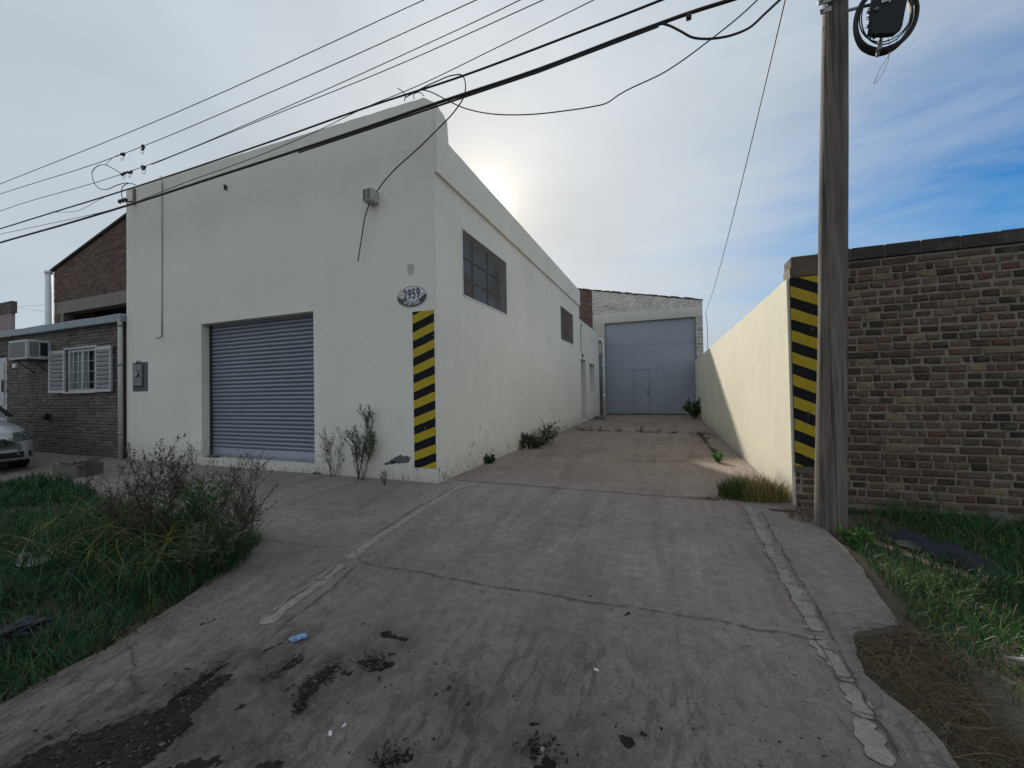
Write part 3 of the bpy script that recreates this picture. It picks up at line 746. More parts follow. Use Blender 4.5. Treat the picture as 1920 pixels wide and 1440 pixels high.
# meter box
P = Vector((-9.83, FY, 1.67)); t_ = thing('meter_box', P, 'dark grey electricity meter box in the white facade beside the drainpipe', 'meter box')
mb = MB(); mb.bbox(-10.07, -9.58, FY-.012, FY+.05, 1.37, 1.95, M['meter'], .004); mb.build('surround', t_, P)
mb = MB(); mb.bbox(-9.98, -9.70, FY-.05, FY-.013, 1.47, 1.91, M['meter_lid'], .012)
mb.tube([(-9.90, FY-.03, 1.92), (-9.87, FY-.03, 1.97), (-9.80, FY-.03, 1.97), (-9.77, FY-.03, 1.92)], .014, M['meter_lid'], 6); lid = mb.build('lid', t_, P)
mb = MB(); b = bmesh.new(); bmesh.ops.create_cone(b, cap_ends=True, segments=20, radius1=.075, radius2=.06, depth=.03, matrix=Matrix.Translation((-9.84, FY-.062, 1.72)) @ Matrix.Rotation(R(90), 4, 'X')); mb.bm(b, M['glass_dark']); mb.build('dial', lid, P)
# ventilated box fed by the overhead cable
P = at(703, 374, FY); t_ = thing('cable_box', P, 'small pale louvred cable box high on the white facade', 'junction box')
mb = MB(); bx0, bx1, bz0, bz1 = P.x-.085, P.x+.075, P.z-.085, P.z+.095; mb.bbox(bx0, bx1, FY-.17, FY-.001, bz0, bz1, M['vent'], .008); mb.build('housing', t_, P)
mb = MB()
for c_ in range(2):
    for r_ in range(6): mb.box(bx0+.015+c_*.07, bx0+.07+c_*.07, FY-.174, FY-.171, bz0+.02+r_*.025, bz0+.031+r_*.025, M['dark'])
for r_ in range(6): mb.box(bx0-.003, bx0-.0005, FY-.14, FY-.05, bz0+.025+r_*.028, bz0+.037+r_*.028, M['dark'])
mb.build('louvre', t_, P)
# rusty bracket high on the left edge
P = at(250, 365, FY-.02); t_ = thing('cable_bracket', P, 'rusty cable bracket and clamps at the top left corner of the white facade', 'bracket')
mb = MB(); mb.bbox(P.x-.02, P.x+.05, FY-.03, FY-.002, P.z-.2, P.z+.12, M['grille'], .004); mb.build('plate', t_, P)
mb = MB(); mb.bbox(P.x-.12, P.x+.16, FY-.21, FY-.18, P.z-.22, P.z-.19, M['darkmetal'], .006); mb.tube([(P.x, FY-.02, P.z-.15), (P.x, FY-.19, P.z-.2)], .015, M['darkmetal'], 6)
for k in range(5): mb.bbox(P.x-.11+.055*k, P.x-.09+.055*k, FY-.22, FY-.17, P.z-.235+.015*(k % 2), P.z-.17, M['cable'], .004)
mb.build('clamp', t_, P)

# ------------------------------------------------------------------ ANNEX
AN = thing('annex_building', (XR, 16.8, 0), 'low cream annex with a recessed door and window behind the white building', 'building')
mb = MB(); wall(mb, (XR-.002, 14.605, 0), (0, 1, 0), (1, 0, 0), .30, 19.0-14.605, lambda u: 3.85+.008*nz(u*3, 0, 0), [(.14, 1.07, .06, 2.39), (1.9, 3.2, 1.15, 2.33)], M['white_annex'], [i*.3 for i in range(1, 14)], base=-.2)
mb.build('wall', AN, (XR, 14.6, 0))
mb = MB(); mb.box(XR-4, XR-.31, 14.61, 19.0, 3.5, 3.6, M['beam']); mb.build('roof', AN, (XR-2, 16, 3.5))
mb = MB(); wall(mb, (XR-.31, 18.99, 0), (-1, 0, 0), (0, 1, 0), .2, 3.7, lambda u: 3.8, [], M['white_annex'], base=-.2); mb.build('rear_wall', AN, (XR-2, 19, 0))
d = MB(); d.bbox(XR-.31, XR-.27, 14.75, 15.67, .06, 2.385, M['door_wood'], .004)
for q in (.25, 1.3): d.bbox(XR-.272, XR-.255, 14.87, 15.55, q, q+.9, M['door_wood'], .01)
d = d.build('door', AN, (XR-.3, 15.2, 0)); mb = MB(); mb.bbox(XR-.25, XR-.2, 14.82, 14.88, 1.05, 1.08, M['galv'], .005); mb.build('handle', d, (XR-.25, 14.85, 1.05))
f_ = MB()
for a in ((16.51, 17.80, 1.152, 1.20), (16.51, 17.80, 2.28, 2.328), (16.51, 16.56, 1.20, 2.28), (17.75, 17.80, 1.20, 2.28), (17.13, 17.18, 1.20, 2.28)): f_.box(XR-.29, XR-.25, *a, M['vent'])
f_ = f_.build('window', AN, (XR-.3, 17.1, 1.15)); mb = MB(); mb.box(XR-.285, XR-.275, 16.55, 17.76, 1.19, 2.29, M['glass_dark']); mb.build('pane', f_, (XR-.3, 17.1, 1.15))
mb = MB(); mb.box(XR-.003, XR+.05, 14.95, 15.0, 2.45, 2.58, M['darkmetal']); mb.build('bell', AN, (XR, 15, 2.5))
mb = MB(); mb.tube([(XR+.012, 14.78, 2.62), (XR+.012, 14.78, 3.55), (XR+.03, 14.9, 3.72), (XR+.01, 15.05, 3.66)], .010, M['cable_thin'], 5); mb.build('conduit', AN, (XR, 14.8, 3))
mb = MB(); mb.box(XR-.10, XR+.0, 19.02, 19.14, 0, 3.45, M['beam']); mb.bbox(XR-.02, XR+.10, 19.03, 19.16, 2.9, 3.35, M['vent'], .01); mb.build('post', AN, (XR, 19.1, 0))
mb = MB(); mb.tube([(XR-.2, 19.3, 3.62), (XR+.10, 19.3, 3.60), (XR+.16, 19.3, 3.52), (XR+.16, 19.3, .02)], .065, M['pvc'], 12)
for q in (.9, 2.3, 3.45): mb.tube([(XR+.16, 19.3, q), (XR+.16, 19.3, q+.08)], .078, M['pvc'], 12)
mb.tube([(XR+.02, 19.35, 3.6), (XR+.02, 19.35, .02)], .04, M['pvc_grey'], 10); mb.build('downpipe', AN, (XR+.16, 19.3, 0))

# ------------------------------------------------------------------ WAREHOUSE
WY = 19.8
WHX0, WHX1 = -8.0, 1.58
WH = thing('warehouse', (-1, WY, 0), 'brick warehouse with a big blue-grey gate at the end of the driveway', 'warehouse')
def wtop(x): return 6.27-(x+4.0)*.1957
mb = MB()
wall(mb, (WHX0, WY, 0), (1, 0, 0), (0, -1, 0), .3, WHX1-WHX0, lambda u: wtop(WHX0+u)-.03, [(-2.76-WHX0, 1.275-WHX0, 0, 4.43)], M['mortar_white'], base=-.01)
bricks(mb, (-3.34, WY, 0), (1, 0, 0), (0, -1, 0), WHX1+3.34, 4.89, lambda u: wtop(-3.34+u), M['brick_white'], .24, .061, .011, .007, seed=3, skip=.015, ch=.010)
bricks(mb, (1.30, WY, 0), (1, 0, 0), (0, -1, 0), .27, .02, lambda u: 4.8, M['brick_white'], .2, .060, .016, .010, seed=5, skip=.05, ch=.014)
mb.build('front_wall', WH, (-1, WY, 0))
mb = MB(); wall(mb, (WHX0, WY-.004, 0), (1, 0, 0), (0, -1, 0), .003, -3.345-WHX0, lambda u: wtop(WHX0+u)-.03, [], M['mortar_red'], base=3)
bricks(mb, (-5.6, WY-.004, 0), (1, 0, 0), (0, -1, 0), 2.255, 3.2, lambda u: wtop(-5.6+u), M['brick_red'], .26, .062, .013, .004, seed=8)
mb.build('unpainted_brickwork', WH, (-4.5, WY, 3))
mb = MB()
def sbox(mb, x0, x1, z0a, z0b, z1a, z1b, y0, y1, m):
    mb.add([(x0, y0, z0a), (x1, y0, z0b), (x1, y0, z1b), (x0, y0, z1a), (x0, y1, z0a), (x1, y1, z0b), (x1, y1, z1b), (x0, y1, z1a)],
           [(0, 1, 2, 3), (1, 5, 6, 2), (5, 4, 7, 6), (4, 0, 3, 7), (3, 2, 6, 7), (0, 4, 5, 1)], m)
mb.box(-3.33, -2.765, WY-.02, WY+.1, 0, 4.43, M['white_render']); sbox(mb, -3.33, 1.57, 4.432, 4.44, 4.90, 4.88, WY-.022, WY+.1, M['white_render']); mb.build('lintel', WH, (-1, WY, 4.4))
mb = MB(); wall(mb, (WHX1-.001, WY+.3, 0), (0, 1, 0), (1, 0, 0), .25, 12, lambda u: 5.1, [], M['brick_red'], base=-.2); mb.build('side_wall', WH, (WHX1, WY, 0))
mb = MB(); sbox(mb, WHX0, WHX1+.03, wtop(WHX0)-.025, wtop(WHX1)-.025, wtop(WHX0)+.02, wtop(WHX1)+.015, WY-.03, WY+13, M['coping'])
rg = random.Random(3); x = -5.6
while x < 1.3:
    l = rg.uniform(.2, .5); 
    sbox(mb, x, x+l-.02, wtop(x)+.018, wtop(x+l)+.018, wtop(x)+.03+rg.random()*.03, wtop(x+l)+.03+rg.random()*.03, WY-.02, WY+.2, M['stonecap']); x += l+rg.uniform(0, .2)
mb.build('roof', WH, (-1, WY, 5.5))
mb = MB(); mb.box(WHX0, WHX0+.2, WY+.31, WY+12, 0, 6.9, M['brick_red']); mb.box(WHX0+.2, WHX1-.26, WY+12, WY+12.3, 0, 5, M['brick_red']); mb.build('rear_wall', WH, (WHX0, WY+12, 0))
GY = WY+.12
mb = MB(); mb.box(-2.755, 1.27, GY, GY+.05, .03, 4.425, M['gate']); gt = mb.build('gate', WH, (-.75, GY, 0))
mb = MB()
def seam(x0, x1, z0, z1): mb.box(x0, x1, GY-.004, GY-.001, z0, z1, M['gate_dark'])
def rib(x0, x1, z0, z1, d=.007): mb.bbox(x0, x1, GY-d, GY-.0005, z0, z1, M['gate'], .004)
rib(-2.75, 1.265, 3.26, 3.31); rib(-2.75, 1.265, 3.33, 3.37, .01); rib(-.53, -.50, 3.38, 4.42); rib(-.56, -.53, 3.38, 4.42, .008)
rib(-1.52, -1.47, .03, 3.25); rib(-.12, -.07, .03, 3.25); rib(-1.52, -.07, 2.13, 2.17); rib(-2.75, -1.53, .52, .56); rib(-.06, 1.26, .52, .56); rib(-2.75, -2.70, .03, 4.42); rib(1.21, 1.265, .03, 4.42)
rib(-2.75, 1.265, 4.38, 4.42, .02); rib(-.70, -.125, .52, .56)
seam(-1.44, -.745, 2.105, 2.125); seam(-.76, -.742, .03, 2.12); seam(-1.452, -1.44, .03, 2.12); seam(-.765, -.74, 1.15, 1.25)
mb.build('gate_rib', gt, (-.75, GY, 0))
mb = MB(); mb.bbox(-1.43, -.77, GY-.012, GY-.002, .05, 2.10, M['gate'], .004); mb.build('wicket_door', gt, (-1.1, GY, 0))
mb = MB(); mb.bbox(-.86, -.79, GY-.05, GY-.013, 1.02, 1.10, M['darkmetal'], .006); mb.build('lock', gt, (-.8, GY, 1))
mb = MB(); mb.box(-2.757, 1.272, WY+.02, WY+.19, -.01, .028, M['dark']); mb.build('threshold', WH, (-.7, WY, 0))
mb = MB(); mb.box(-3.2, 1.5, WY+.31, WY+.34, 0, 4.8, M['dark']); mb.build('backing_panel', WH, (-.7, WY, 0))

# ------------------------------------------------------------------ CREAM BOUNDARY WALL and BRICK WALL
mb = MB(); wall(mb, (1.22, 5.03, 0), (0, 1, 0), (-1, 0, 0), .15, 14.75, lambda u: 2.385+.012*nz(u*2, 1, 0)+.009*nz(u*6, 4, 0)+.003*u, [], M['creamwall'], [i*.15 for i in range(1, 98)], base=-.2)
tag(mb.build('boundary_wall', None, (1.22, 5.03, 0)), 'long plain cream boundary wall along the right of the driveway', 'wall')
BX0, BX1 = 1.25, 9.0
BW = thing('brick_wall', (3, 5.02, 0), 'rough brown brick wall with dark coping behind the utility pole', 'wall')
mb = MB(); mb.box(BX0, BX1, 5.02, 5.27, -.3, 2.50, M['mortar'])
bricks(mb, (BX0+.004, 5.02, 0), (1, 0, 0), (0, -1, 0), BX1-BX0, -.10, lambda u: 2.505 if u > .28 else .34, M['brick'], .134, .0565, .0195, .0055, seed=11, proud=.012, lvar=.13, ch=.010, stretch=.16)
mb.build('brickwork', BW, (3, 5.02, 0))
mb = MB(); rg = random.Random(12); x = BX0+.25
while x < BX1:
    l = rg.uniform(.265, .30); mb.bbox(x, x+l-.012, 5.0+rg.uniform(-.003, .003), 5.29, 2.507, 2.63+rg.uniform(-.003, .003), M['coping'], .006)
    mb.box(x+l-.012, x+l, 5.006, 5.28, 2.507, 2.622, M['mortar_dark']); x += l
mb.build('coping', BW, (3, 5.1, 2.5))
mb = MB(); mb.bbox(BX0+.01, BX0+.246, 5.004, 5.28, 2.395, 2.615, M['stonecap'], .015); mb.bbox(BX0+.25, BX0+.42, 5.0, 5.015, 2.41, 2.5, M['stonecap'], .006); mb.build('end_block', BW, (1.3, 5.1, 2.4))
mb = MB(); mb.bbox(BX0-.008, 1.53, 5.006, 5.0195, .33, 2.392, M['stonecap'], .003); mb.build('render_patch', BW, (1.4, 5.0, 1))
mb = MB(); stripes(mb, BX0-.004, 1.526, .40, 2.388, 5.002, -.46, .2335, .165, M['yellow_worn'], M['black_worn']); mb.build('hazard_marking', BW, (1.4, 5.0, 1))
mb = MB(); mb.bbox(BX0+.26, BX1, 4.985, 5.03, -.02, .03, M['beam'], .01); mb.build('plinth', BW, (3, 5, 0))

# ------------------------------------------------------------------ NEIGHBOUR BRICK HOUSE (left)
HX0 = -18.5
HS = thing('brick_house', (-13, FY, 0), 'low dark brick house with white louvred shutters left of the white building', 'house')
hw = [(-12.62-HX0, -11.42-HX0, 1.40, 2.34), (-17.0-HX0, -15.55-HX0, .02, 2.36)]
mb = MB(); wall(mb, (HX0, FY+.03, 0), (1, 0, 0), (0, -1, 0), .2, -10.33-HX0, lambda u: 2.84, hw, M['mortar_dark'], base=-.3)
bricks(mb, (HX0, FY+.03, 0), (1, 0, 0), (0, -1, 0), -10.52-HX0, -.05, lambda u: 2.84, M['brick_dark'], .30, .052, .016, .006, holes=hw, seed=21, proud=.014, lvar=.25)
mb.build('front_wall', HS, (-14, FY, 0))
mb = MB(); mb.bbox(HX0, -10.32, FY-.10, FY+.05, 2.80, 2.95, M['pvc_grey'], .012); mb.build('gutter', HS, (-14, FY, 2.8))
mb = MB(); vs = []; n_ = 160                    # corrugated sheet roof
for i in range(n_+1):
    x = HX0+(-10.4-HX0)*i/n_; 
    for yy, zz in ((FY-.06, 2.965), (FY+2.5, 3.05)):
        vs.append((x, yy, zz+.015*math.sin(x*60))); vs.append((x, yy, zz-.008+.015*math.sin(x*60)))
mb.add(vs, [(4*i, 4*i+4, 4*i+6, 4*i+2) for i in range(n_)]+[(4*i+1, 4*i+3, 4*i+7, 4*i+5) for i in range(n_)]+[(4*i, 4*i+1, 4*i+5, 4*i+4) for i in range(n_)], M['galv'])
mb.build('roof', HS, (-14, FY, 2.95))
mb = MB(); mb.tube([(-10.37, FY-.07, 2.86), (-10.37, FY-.07, .0)], .04, M['vent'], 10)
for q in (.5, 1.9, 2.7): mb.tube([(-10.37, FY-.07, q), (-10.37, FY-.07, q+.05)], .048, M['galv'], 10)
mb.build('downpipe', HS, (-10.37, FY, 0))
mb = MB(); mb.bbox(-10.56, -10.43, FY-.03, FY+.02, -.05, 2.80, M['pvc_grey'], .006); mb.build('corner_post', HS, (-10.5, FY, 0))
wn = MB()
for a in ((-12.62, -11.42, 2.28, 2.34), (-12.62, -11.42, 1.40, 1.455), (-12.62, -12.53, 1.455, 2.28), (-11.50, -11.42, 1.455, 2.28), (-12.06, -12.0, 1.455, 2.28)):
    wn.box(a[0], a[1], FY+.02, FY+.10, a[2], a[3], M['white_paint'])
wn.bbox(-12.70, -11.36, FY-.03, FY+.06, 2.345, 2.385, M['white_paint'], .006); wn.bbox(-12.68, -11.38, FY-.05, FY+.05, 1.36, 1.398, M['white_paint'], .006)
wn = wn.build('window', HS, (-12, FY, 1.4))
mb = MB(); mb.box(-12.55, -11.48, FY+.11, FY+.12, 1.44, 2.30, M['glass_dark']); mb.build('pane', wn, (-12, FY, 1.4))
mb = MB()
for k in range(5): x = -12.48+.20*k; mb.tube([(x, FY-.02, 1.42), (x, FY-.02, 2.33)], .008, M['white_paint'], 5)
for q in (1.6, 1.83, 2.06): mb.tube([(-12.56, FY-.02, q), (-11.46, FY-.02, q)], .007, M['white_paint'], 5)
mb.build('security_bar', wn, (-12, FY, 1.4))
mb = MB(); vs = []; n_ = 40
for i in range(n_+1):
    x = -12.5+.62*i/n_; yy = FY+.095+.012*math.sin(i*1.7)
    vs += [(x, yy, 1.45), (x, yy, 2.29)]
mb.add(vs, [(2*i, 2*i+2, 2*i+3, 2*i+1) for i in range(n_)], M['curtain'], True); mb.build('curtain', wn, (-12, FY, 1.4))
def shutter_leaf(hx, ang, w):
    """louvred leaf hinged at hx, swung out by ang from the wall"""
    s = MB(); d = Vector((math.cos(ang), -abs(math.sin(ang)), 0)); nrm = Vector((-d.y, d.x, 0)); o = Vector((hx, FY-.005, 0))
    def bx(u0, u1, z0, z1, t0, t1, tilt=0):
        vs = []
        for u in (u0, u1):
            for t_, zz in ((t0, z0), (t1, z0+tilt), (t1, z1+tilt), (t0, z1)): p = o+d*u-nrm*t_*(1 if math.cos(ang) > 0 else -1); vs.append((p.x, p.y, zz))
        s.add(vs, [(0, 1, 2, 3), (7, 6, 5, 4), (0, 4, 5, 1), (1, 5, 6, 2), (2, 6, 7, 3), (3, 7, 4, 0)], M['white_paint'])
    z0, z1 = 1.38, 2.34
    bx(0, .045, z0, z1, 0, .035); bx(w-.045, w, z0, z1, 0, .035); bx(.046, w-.046, z0, z0+.06, 0, .034); bx(.046, w-.046, z1-.06, z1, 0, .034)
    k = 0; q = z0+.075
    while q < z1-.1: bx(.046, w-.046, q, q+.012, -.002, .032, .058); q += .095
    s.build('shutter', HS, (hx, FY, 1.4))
shutter_leaf(-12.64, R(180-3), .60); shutter_leaf(-11.38, R(3), .66)
dr = MB(); dr.bbox(-16.95, -15.60, FY+.05, FY+.10, .03, 2.33, M['white_paint'], .006)
for (a, b_) in ((-16.8, -16.35), (-16.2, -15.75)):
    for (q, r_) in ((.2, .95), (1.1, 2.2)): dr.bbox(a, b_, FY+.035, FY+.052, q, r_, M['white_paint'], .01)
dr = dr.build('door', HS, (-16, FY, 0)); mb = MB(); mb.tube([(-15.70, FY+.0, 1.45), (-15.68, FY-.01, 1.6), (-15.70, FY+.0, 1.75)], .02, M['darkmetal'], 6); mb.build('handle', dr, (-15.7, FY, 1.5))
mb = MB(); mb.box(HX0, HX0+.2, FY+.24, FY+2.6, 0, 2.85, M['brick_dark']); mb.box(HX0+.2, -10.5, FY+2.45, FY+2.6, 0, 2.85, M['brick_dark']); mb.build('rear_wall', HS, (HX0, FY, 0))
# air conditioner
P = Vector((-13.85, FY, 2.35)); ac = thing('air_conditioner', P, 'boxy window air conditioner sticking out of the dark brick house wall', 'air conditioner')
ax0, ax1, ay0, az0, az1 = -14.20, -13.35, FY-.37, 2.16, 2.60
mb = MB(); mb.bbox(ax0, ax1, ay0, FY+.04, az0, az1, M['acbody'], .015); mb.build('casing', ac, P)
mb = MB()
for k in range(15): q = az0+.05+.0235*k; mb.box(ax0+.06, ax1-.06, ay0-.006, ay0-.001, q, q+.012, M['darkmetal'])
mb.build('front_grille', ac, P)
mb = MB()
for k in range(6): y_ = ay0+.05+.024*k; mb.box(ax1+.001, ax1+.004, y_, y_+.013, az0+.06, az1-.05, M['darkmetal'])
mb.box(ax1+.001, ax1+.004, FY-.16, FY-.04, az0+.08, az1-.06, M['dark']); mb.build('side_grille', ac, P)
for x in (ax0+.1, ax1-.1):
    mb = MB(); mb.tube([(x, ay0+.05, az0-.015), (x, FY+.01, az0-.015)], .014, M['darkmetal'], 6); mb.tube([(x, ay0+.1, az0-.015), (x, FY+.01, az0-.28)], .012, M['darkmetal'], 6)
    mb.build('bracket', ac, P)
a = at(28, 685, FY); mb = MB(); mb.bbox(a.x-.09, a.x+.07, FY-.02, FY+.02, a.z-.06, a.z+.04, M['plaque'], .004); o_ = mb.build('wall_socket', HS, a)

# gabled brick house behind
BY = 6.9
def bz(u, v): return at(u, v, BY)
GH = thing('gabled_house', (-17, BY, 0), 'taller unplastered brick house with a sloping roof behind the low house', 'house')
a = bz(102, 508); b_ = bz(232, 412); sl_ = (b_.z-a.z)/(b_.x-a.x); gx0 = a.x; gw = 4.7
gt_ = lambda u: a.z+sl_*u
lz1 = bz(118, 566).z; lz0 = bz(118, 588).z; ox0 = bz(120, 590).x-gx0
mb = MB(); wall(mb, (gx0, BY, 0), (1, 0, 0), (0, -1, 0), .25, gw, gt_, [(ox0, gw-.3, 2.2, lz0)], M['mortar_red'], base=-.2)
bricks(mb, (gx0, BY, 0), (1, 0, 0), (0, -1, 0), gw, lz1+.02, gt_, M['brick_red'], .27, .064, .014, .005, seed=31)
bricks(mb, (gx0, BY, 0), (1, 0, 0), (0, -1, 0), ox0, 2.4, lambda u: lz0, M['brick_red'], .27, .064, .014, .005, seed=32)
mb.build('gable_wall', GH, (gx0, BY, 0))
mb = MB(); mb.box(gx0+.2, gx0+gw-.2, BY-.02, BY+.1, lz0+.002, lz1, M['beam']); mb.box(gx0+ox0-.16, gx0+ox0, BY-.02, BY+.1, 2.4, lz0, M['beam']); mb.build('lintel', GH, (gx0, BY, lz0))
mb = MB(); mb.box(gx0+.26, gx0+gw-.3, BY+.9, BY+1.0, 0, lz0+.5, M['dark']); mb.build('backing_panel', GH, (gx0, BY+1, 0))
mb = MB(); sbox(mb, gx0-.1, gx0+gw, gt_(-.1), gt_(gw), gt_(-.1)+.06, gt_(gw)+.06, BY-.08, BY+7, M['coping'])
sbox(mb, gx0+gw+.001, gx0+1.9*gw, gt_(gw), gt_(.1*gw), gt_(gw)+.06, gt_(.1*gw)+.06, BY-.08, BY+7, M['coping'])
mb.build('roof', GH, (gx0, BY, 5))
mb = MB(); mb.tube([(gx0-.09, BY-.10, gt_(0)-.02), (gx0-.09, BY-.10, .0)], .085, M['pvc'], 12); mb.tube([(gx0-.09, BY-.10, gt_(0)-.12), (gx0-.09, BY-.10, gt_(0)-.02)], .10, M['pvc'], 12); mb.build('downpipe', GH, (gx0-.1, BY, 0))
mb = MB(); mb.box(gx0+.002, gx0+.2, BY+.26, BY+6.8, 0, gt_(0)-.01, M['brick_red']); mb.build('side_wall', GH, (gx0, BY+3, 0))
# brick-topped chimney block far left
c0 = at(-60, 640, 9.0); c1 = at(24, 564, 9.0); c2 = at(24, 586, 9.0); CHN = thing('brick_chimney', (c1.x-1, 9, 0), 'pink rendered block with a dark brick top at the far left skyline', 'chimney')
mb = MB(); mb.box(c1.x-2.6, c1.x-.14, 9, 9.12, 0, c2.z, M['pink']); mb.build('shaft', CHN, (c1.x-1, 9, 0))
mb = MB(); mb.box(c1.x-2.62, c1.x-.03, 8.97, 9.15, c2.z+.001, c1.z, M['mortar_dark']); bricks(mb, (c1.x-2.62, 8.97, 0), (1, 0, 0), (0, -1, 0), 2.6, c2.z+.01, lambda u: c1.z, M['brick_dark'], .27, .062, .014, seed=40); mb.build('brick_top', CHN, (c1.x-1, 9, c2.z))

# ------------------------------------------------------------------ UTILITY POLE
PB = Vector((1.333, 4.34, 0)); PL = thing('utility_pole', (PB.x, PB.y, -.05), 'weathered grey wooden utility pole in front of the brick wall', 'utility pole')
mb = MB(); n_ = 40; hs = 90; vs = []; fs = []
for j in range(hs+1):
    h = -.4+7.9*j/hs; cx = PB.x+.150*max(h, 0)/4.7; cy = PB.y+.0*h
    r0 = .118-.0058*max(h, 0)*1.0-(.0 if h > 0 else 0)
    for k in range(n_):
        a_ = 2*math.pi*k/n_; r_ = r0+.010*nz(0, .3, h*1.1)+.006*nz(math.cos(a_)*1.5, math.sin(a_)*1.5, h*.8)+0*nz(math.cos(a_)*1.5, math.sin(a_)*1.5, h*.8)+.003*nz(math.cos(a_)*5, math.sin(a_)*5, h*.3)
        for ca, dep in ((-1.95, .010), (-1.35, .007), (-2.4, .006)):
            dd = abs(((a_-ca-.06*nz(h*.9, ca, 0)) % (2*math.pi)))
            dd = min(dd, 2*math.pi-dd)
            if dd < .09: r_ -= dep*(.5+nz(h*.7, ca, 3))
        vs.append((cx+r_*math.cos(a_), cy+r_*math.sin(a_), h))
fs = [(j*n_+k, j*n_+(k+1) % n_, (j+1)*n_+(k+1) % n_, (j+1)*n_+k) for j in range(hs) for k in range(n_)]+[tuple(hs*n_+k for k in range(n_))]
mb.add(vs, fs, M['wood'], True); mb.build('pole_shaft', PL, (PB.x, PB.y, 0))
pt = at(1567, 18, 4.34)
mb = MB()
for dz in (.0, -.085): mb.bbox(pt.x-.17+(.01 if dz else 0), pt.x-.075, 4.20, 4.215, pt.z+dz-.02, pt.z+dz+.02, M['galv'], .002); mb.tube([(pt.x-.145, 4.19, pt.z+dz), (pt.x-.145, 4.225, pt.z+dz)], .008, M['darkmetal'], 6)
mb.tube([(pt.x-.1, 4.22, pt.z-.03), (pt.x, 4.225, pt.z+.01), (pt.x+.1, 4.24, pt.z+.0)], .008, M['darkmetal'], 6)
mb.tube([(pt.x-.14, 4.2, pt.z+.05), (pt.x-.1, 4.19, pt.z+.1), (pt.x+.08, 4.2, pt.z+.22)], .012, M['darkmetal'], 6)
mb.build('clamp_bracket', PL, pt)
for k in range(1): pass
mb = MB(); q0 = at(1588, 20, 4.24); q1 = at(1700, -8, 4.22); mb.tube([q0, q1, q1+(q1-q0)*.6], .013, M['galv'], 6); mb.build('strap', PL, q0)
# coil and splice box on the span
CC = at(1659, 40, 4.18); sc_ = 4.9/748
rgc = random.Random(6)
COI = thing('cable_coil', CC, 'coil of spare black cable hanging beside the top of the utility pole', 'cable coil')
RA = (at(1717, 40, 4.18).x-at(1602, 40, 4.18).x)/2; RB = (at(1659, -22, 4.18).z-at(1659, 99, 4.18).z)/2
mb = MB()
for k in range(7):
    ra = RA*(1+rgc.uniform(-.07, .02)); rb_ = RB*(1+rgc.uniform(-.06, .03)); ox, oz = rgc.uniform(-.012, .012), rgc.uniform(-.012, .012)+.02
    mb.tube([(CC.x+ox+ra*math.cos(t), CC.y+rgc.uniform(-.002, .002)+.009*k-.03, CC.z+oz+rb_*math.sin(t)) for t in [2*math.pi*i/48 for i in range(49)]], .011, M['cable'], 6, caps=False)
for k in range(2):
    mb.tube([(CC.x-.01+(RA*.82+.01*k)*math.cos(t), CC.y-.05+.01*k, CC.z+.03+(RB*.95-.03*k)*math.sin(t)) for t in [2*math.pi*i/48 for i in range(49)]], .005, M['cable'], 5, caps=False)
mb.build('loops', COI, CC)
mb = MB(); a = at(1654, 60, 4.12); b_ = at(1645, 106, 4.12); mb.tube([a, b_], .014, M['galv'], 4); mb.tube([at(1651, 84, 4.11), at(1646, 97, 4.11)], .02, M['galv'], 4); mb.build('hanger', COI, CC)
mb = MB(); mb.tube([at(1663, 62, 4.12), at(1668, 85, 4.12), at(1665, 115, 4.12), at(1655, 138, 4.12), at(1640, 158, 4.12), at(1638, 156, 4.12), at(1650, 130, 4.12), at(1666, 105, 4.12), at(1682, 75, 4.12), at(1685, 64, 4.12)], .0022, M['cable_thin'], 4); mb.build('loose_wire', COI, CC)
SB = at(1663, 25, 4.05); t_ = thing('splice_box', SB, 'ragged black splice box hanging inside the cable coil', 'splice box')
prof = [(1634, 8), (1630, 50), (1628, 62), (1633, 60), (1634, 68), (1638, 61), (1641, 66), (1646, 62), (1660, 62), (1678, 60), (1692, 48), (1697, 20), (1704, -12), (1700, -40), (1640, -40)]
mb = MB(); fr = [at(u, v, 4.03) for u, v in prof]; bk = [p+Vector((.008, .05, 0)) for p in fr]; n_ = len(prof)
mb.add(fr+bk, [tuple(range(n_)), tuple(range(2*n_-1, n_-1, -1))]+[(k, n_+k, n_+(k+1) % n_, (k+1) % n_) for k in range(n_)], M['tar'])
mb.tube([at(1644, 17, 4.01), at(1644, 17, 4.03)], .014, M['galv'], 8); mb.build('body', t_, SB)
mb = MB()
for ch, u in (('D', 1660), ('I', 1668)):
    v_, f_ = text_mesh(ch, .07, .002); c = at(u, -2, 4.02); mb.add([(c.x+v.x, c.y-v.z, c.z+v.y) for v in v_], f_, M['letter_w'])
mb.build('marking', t_, SB)
mb = MB(); rgx = random.Random(8)
for k in range(16):
    u = 1632+rgx.uniform(-2, 3); v = 12+3.2*k; a = at(u, v, 4.03); mb.tube([a, a+Vector((-rgx.uniform(.01, .035), rgx.uniform(-.02, .02), rgx.uniform(-.03, .01)))], [.007, .002], M['tar'], 4)
mb.build('fringe', t_, SB)

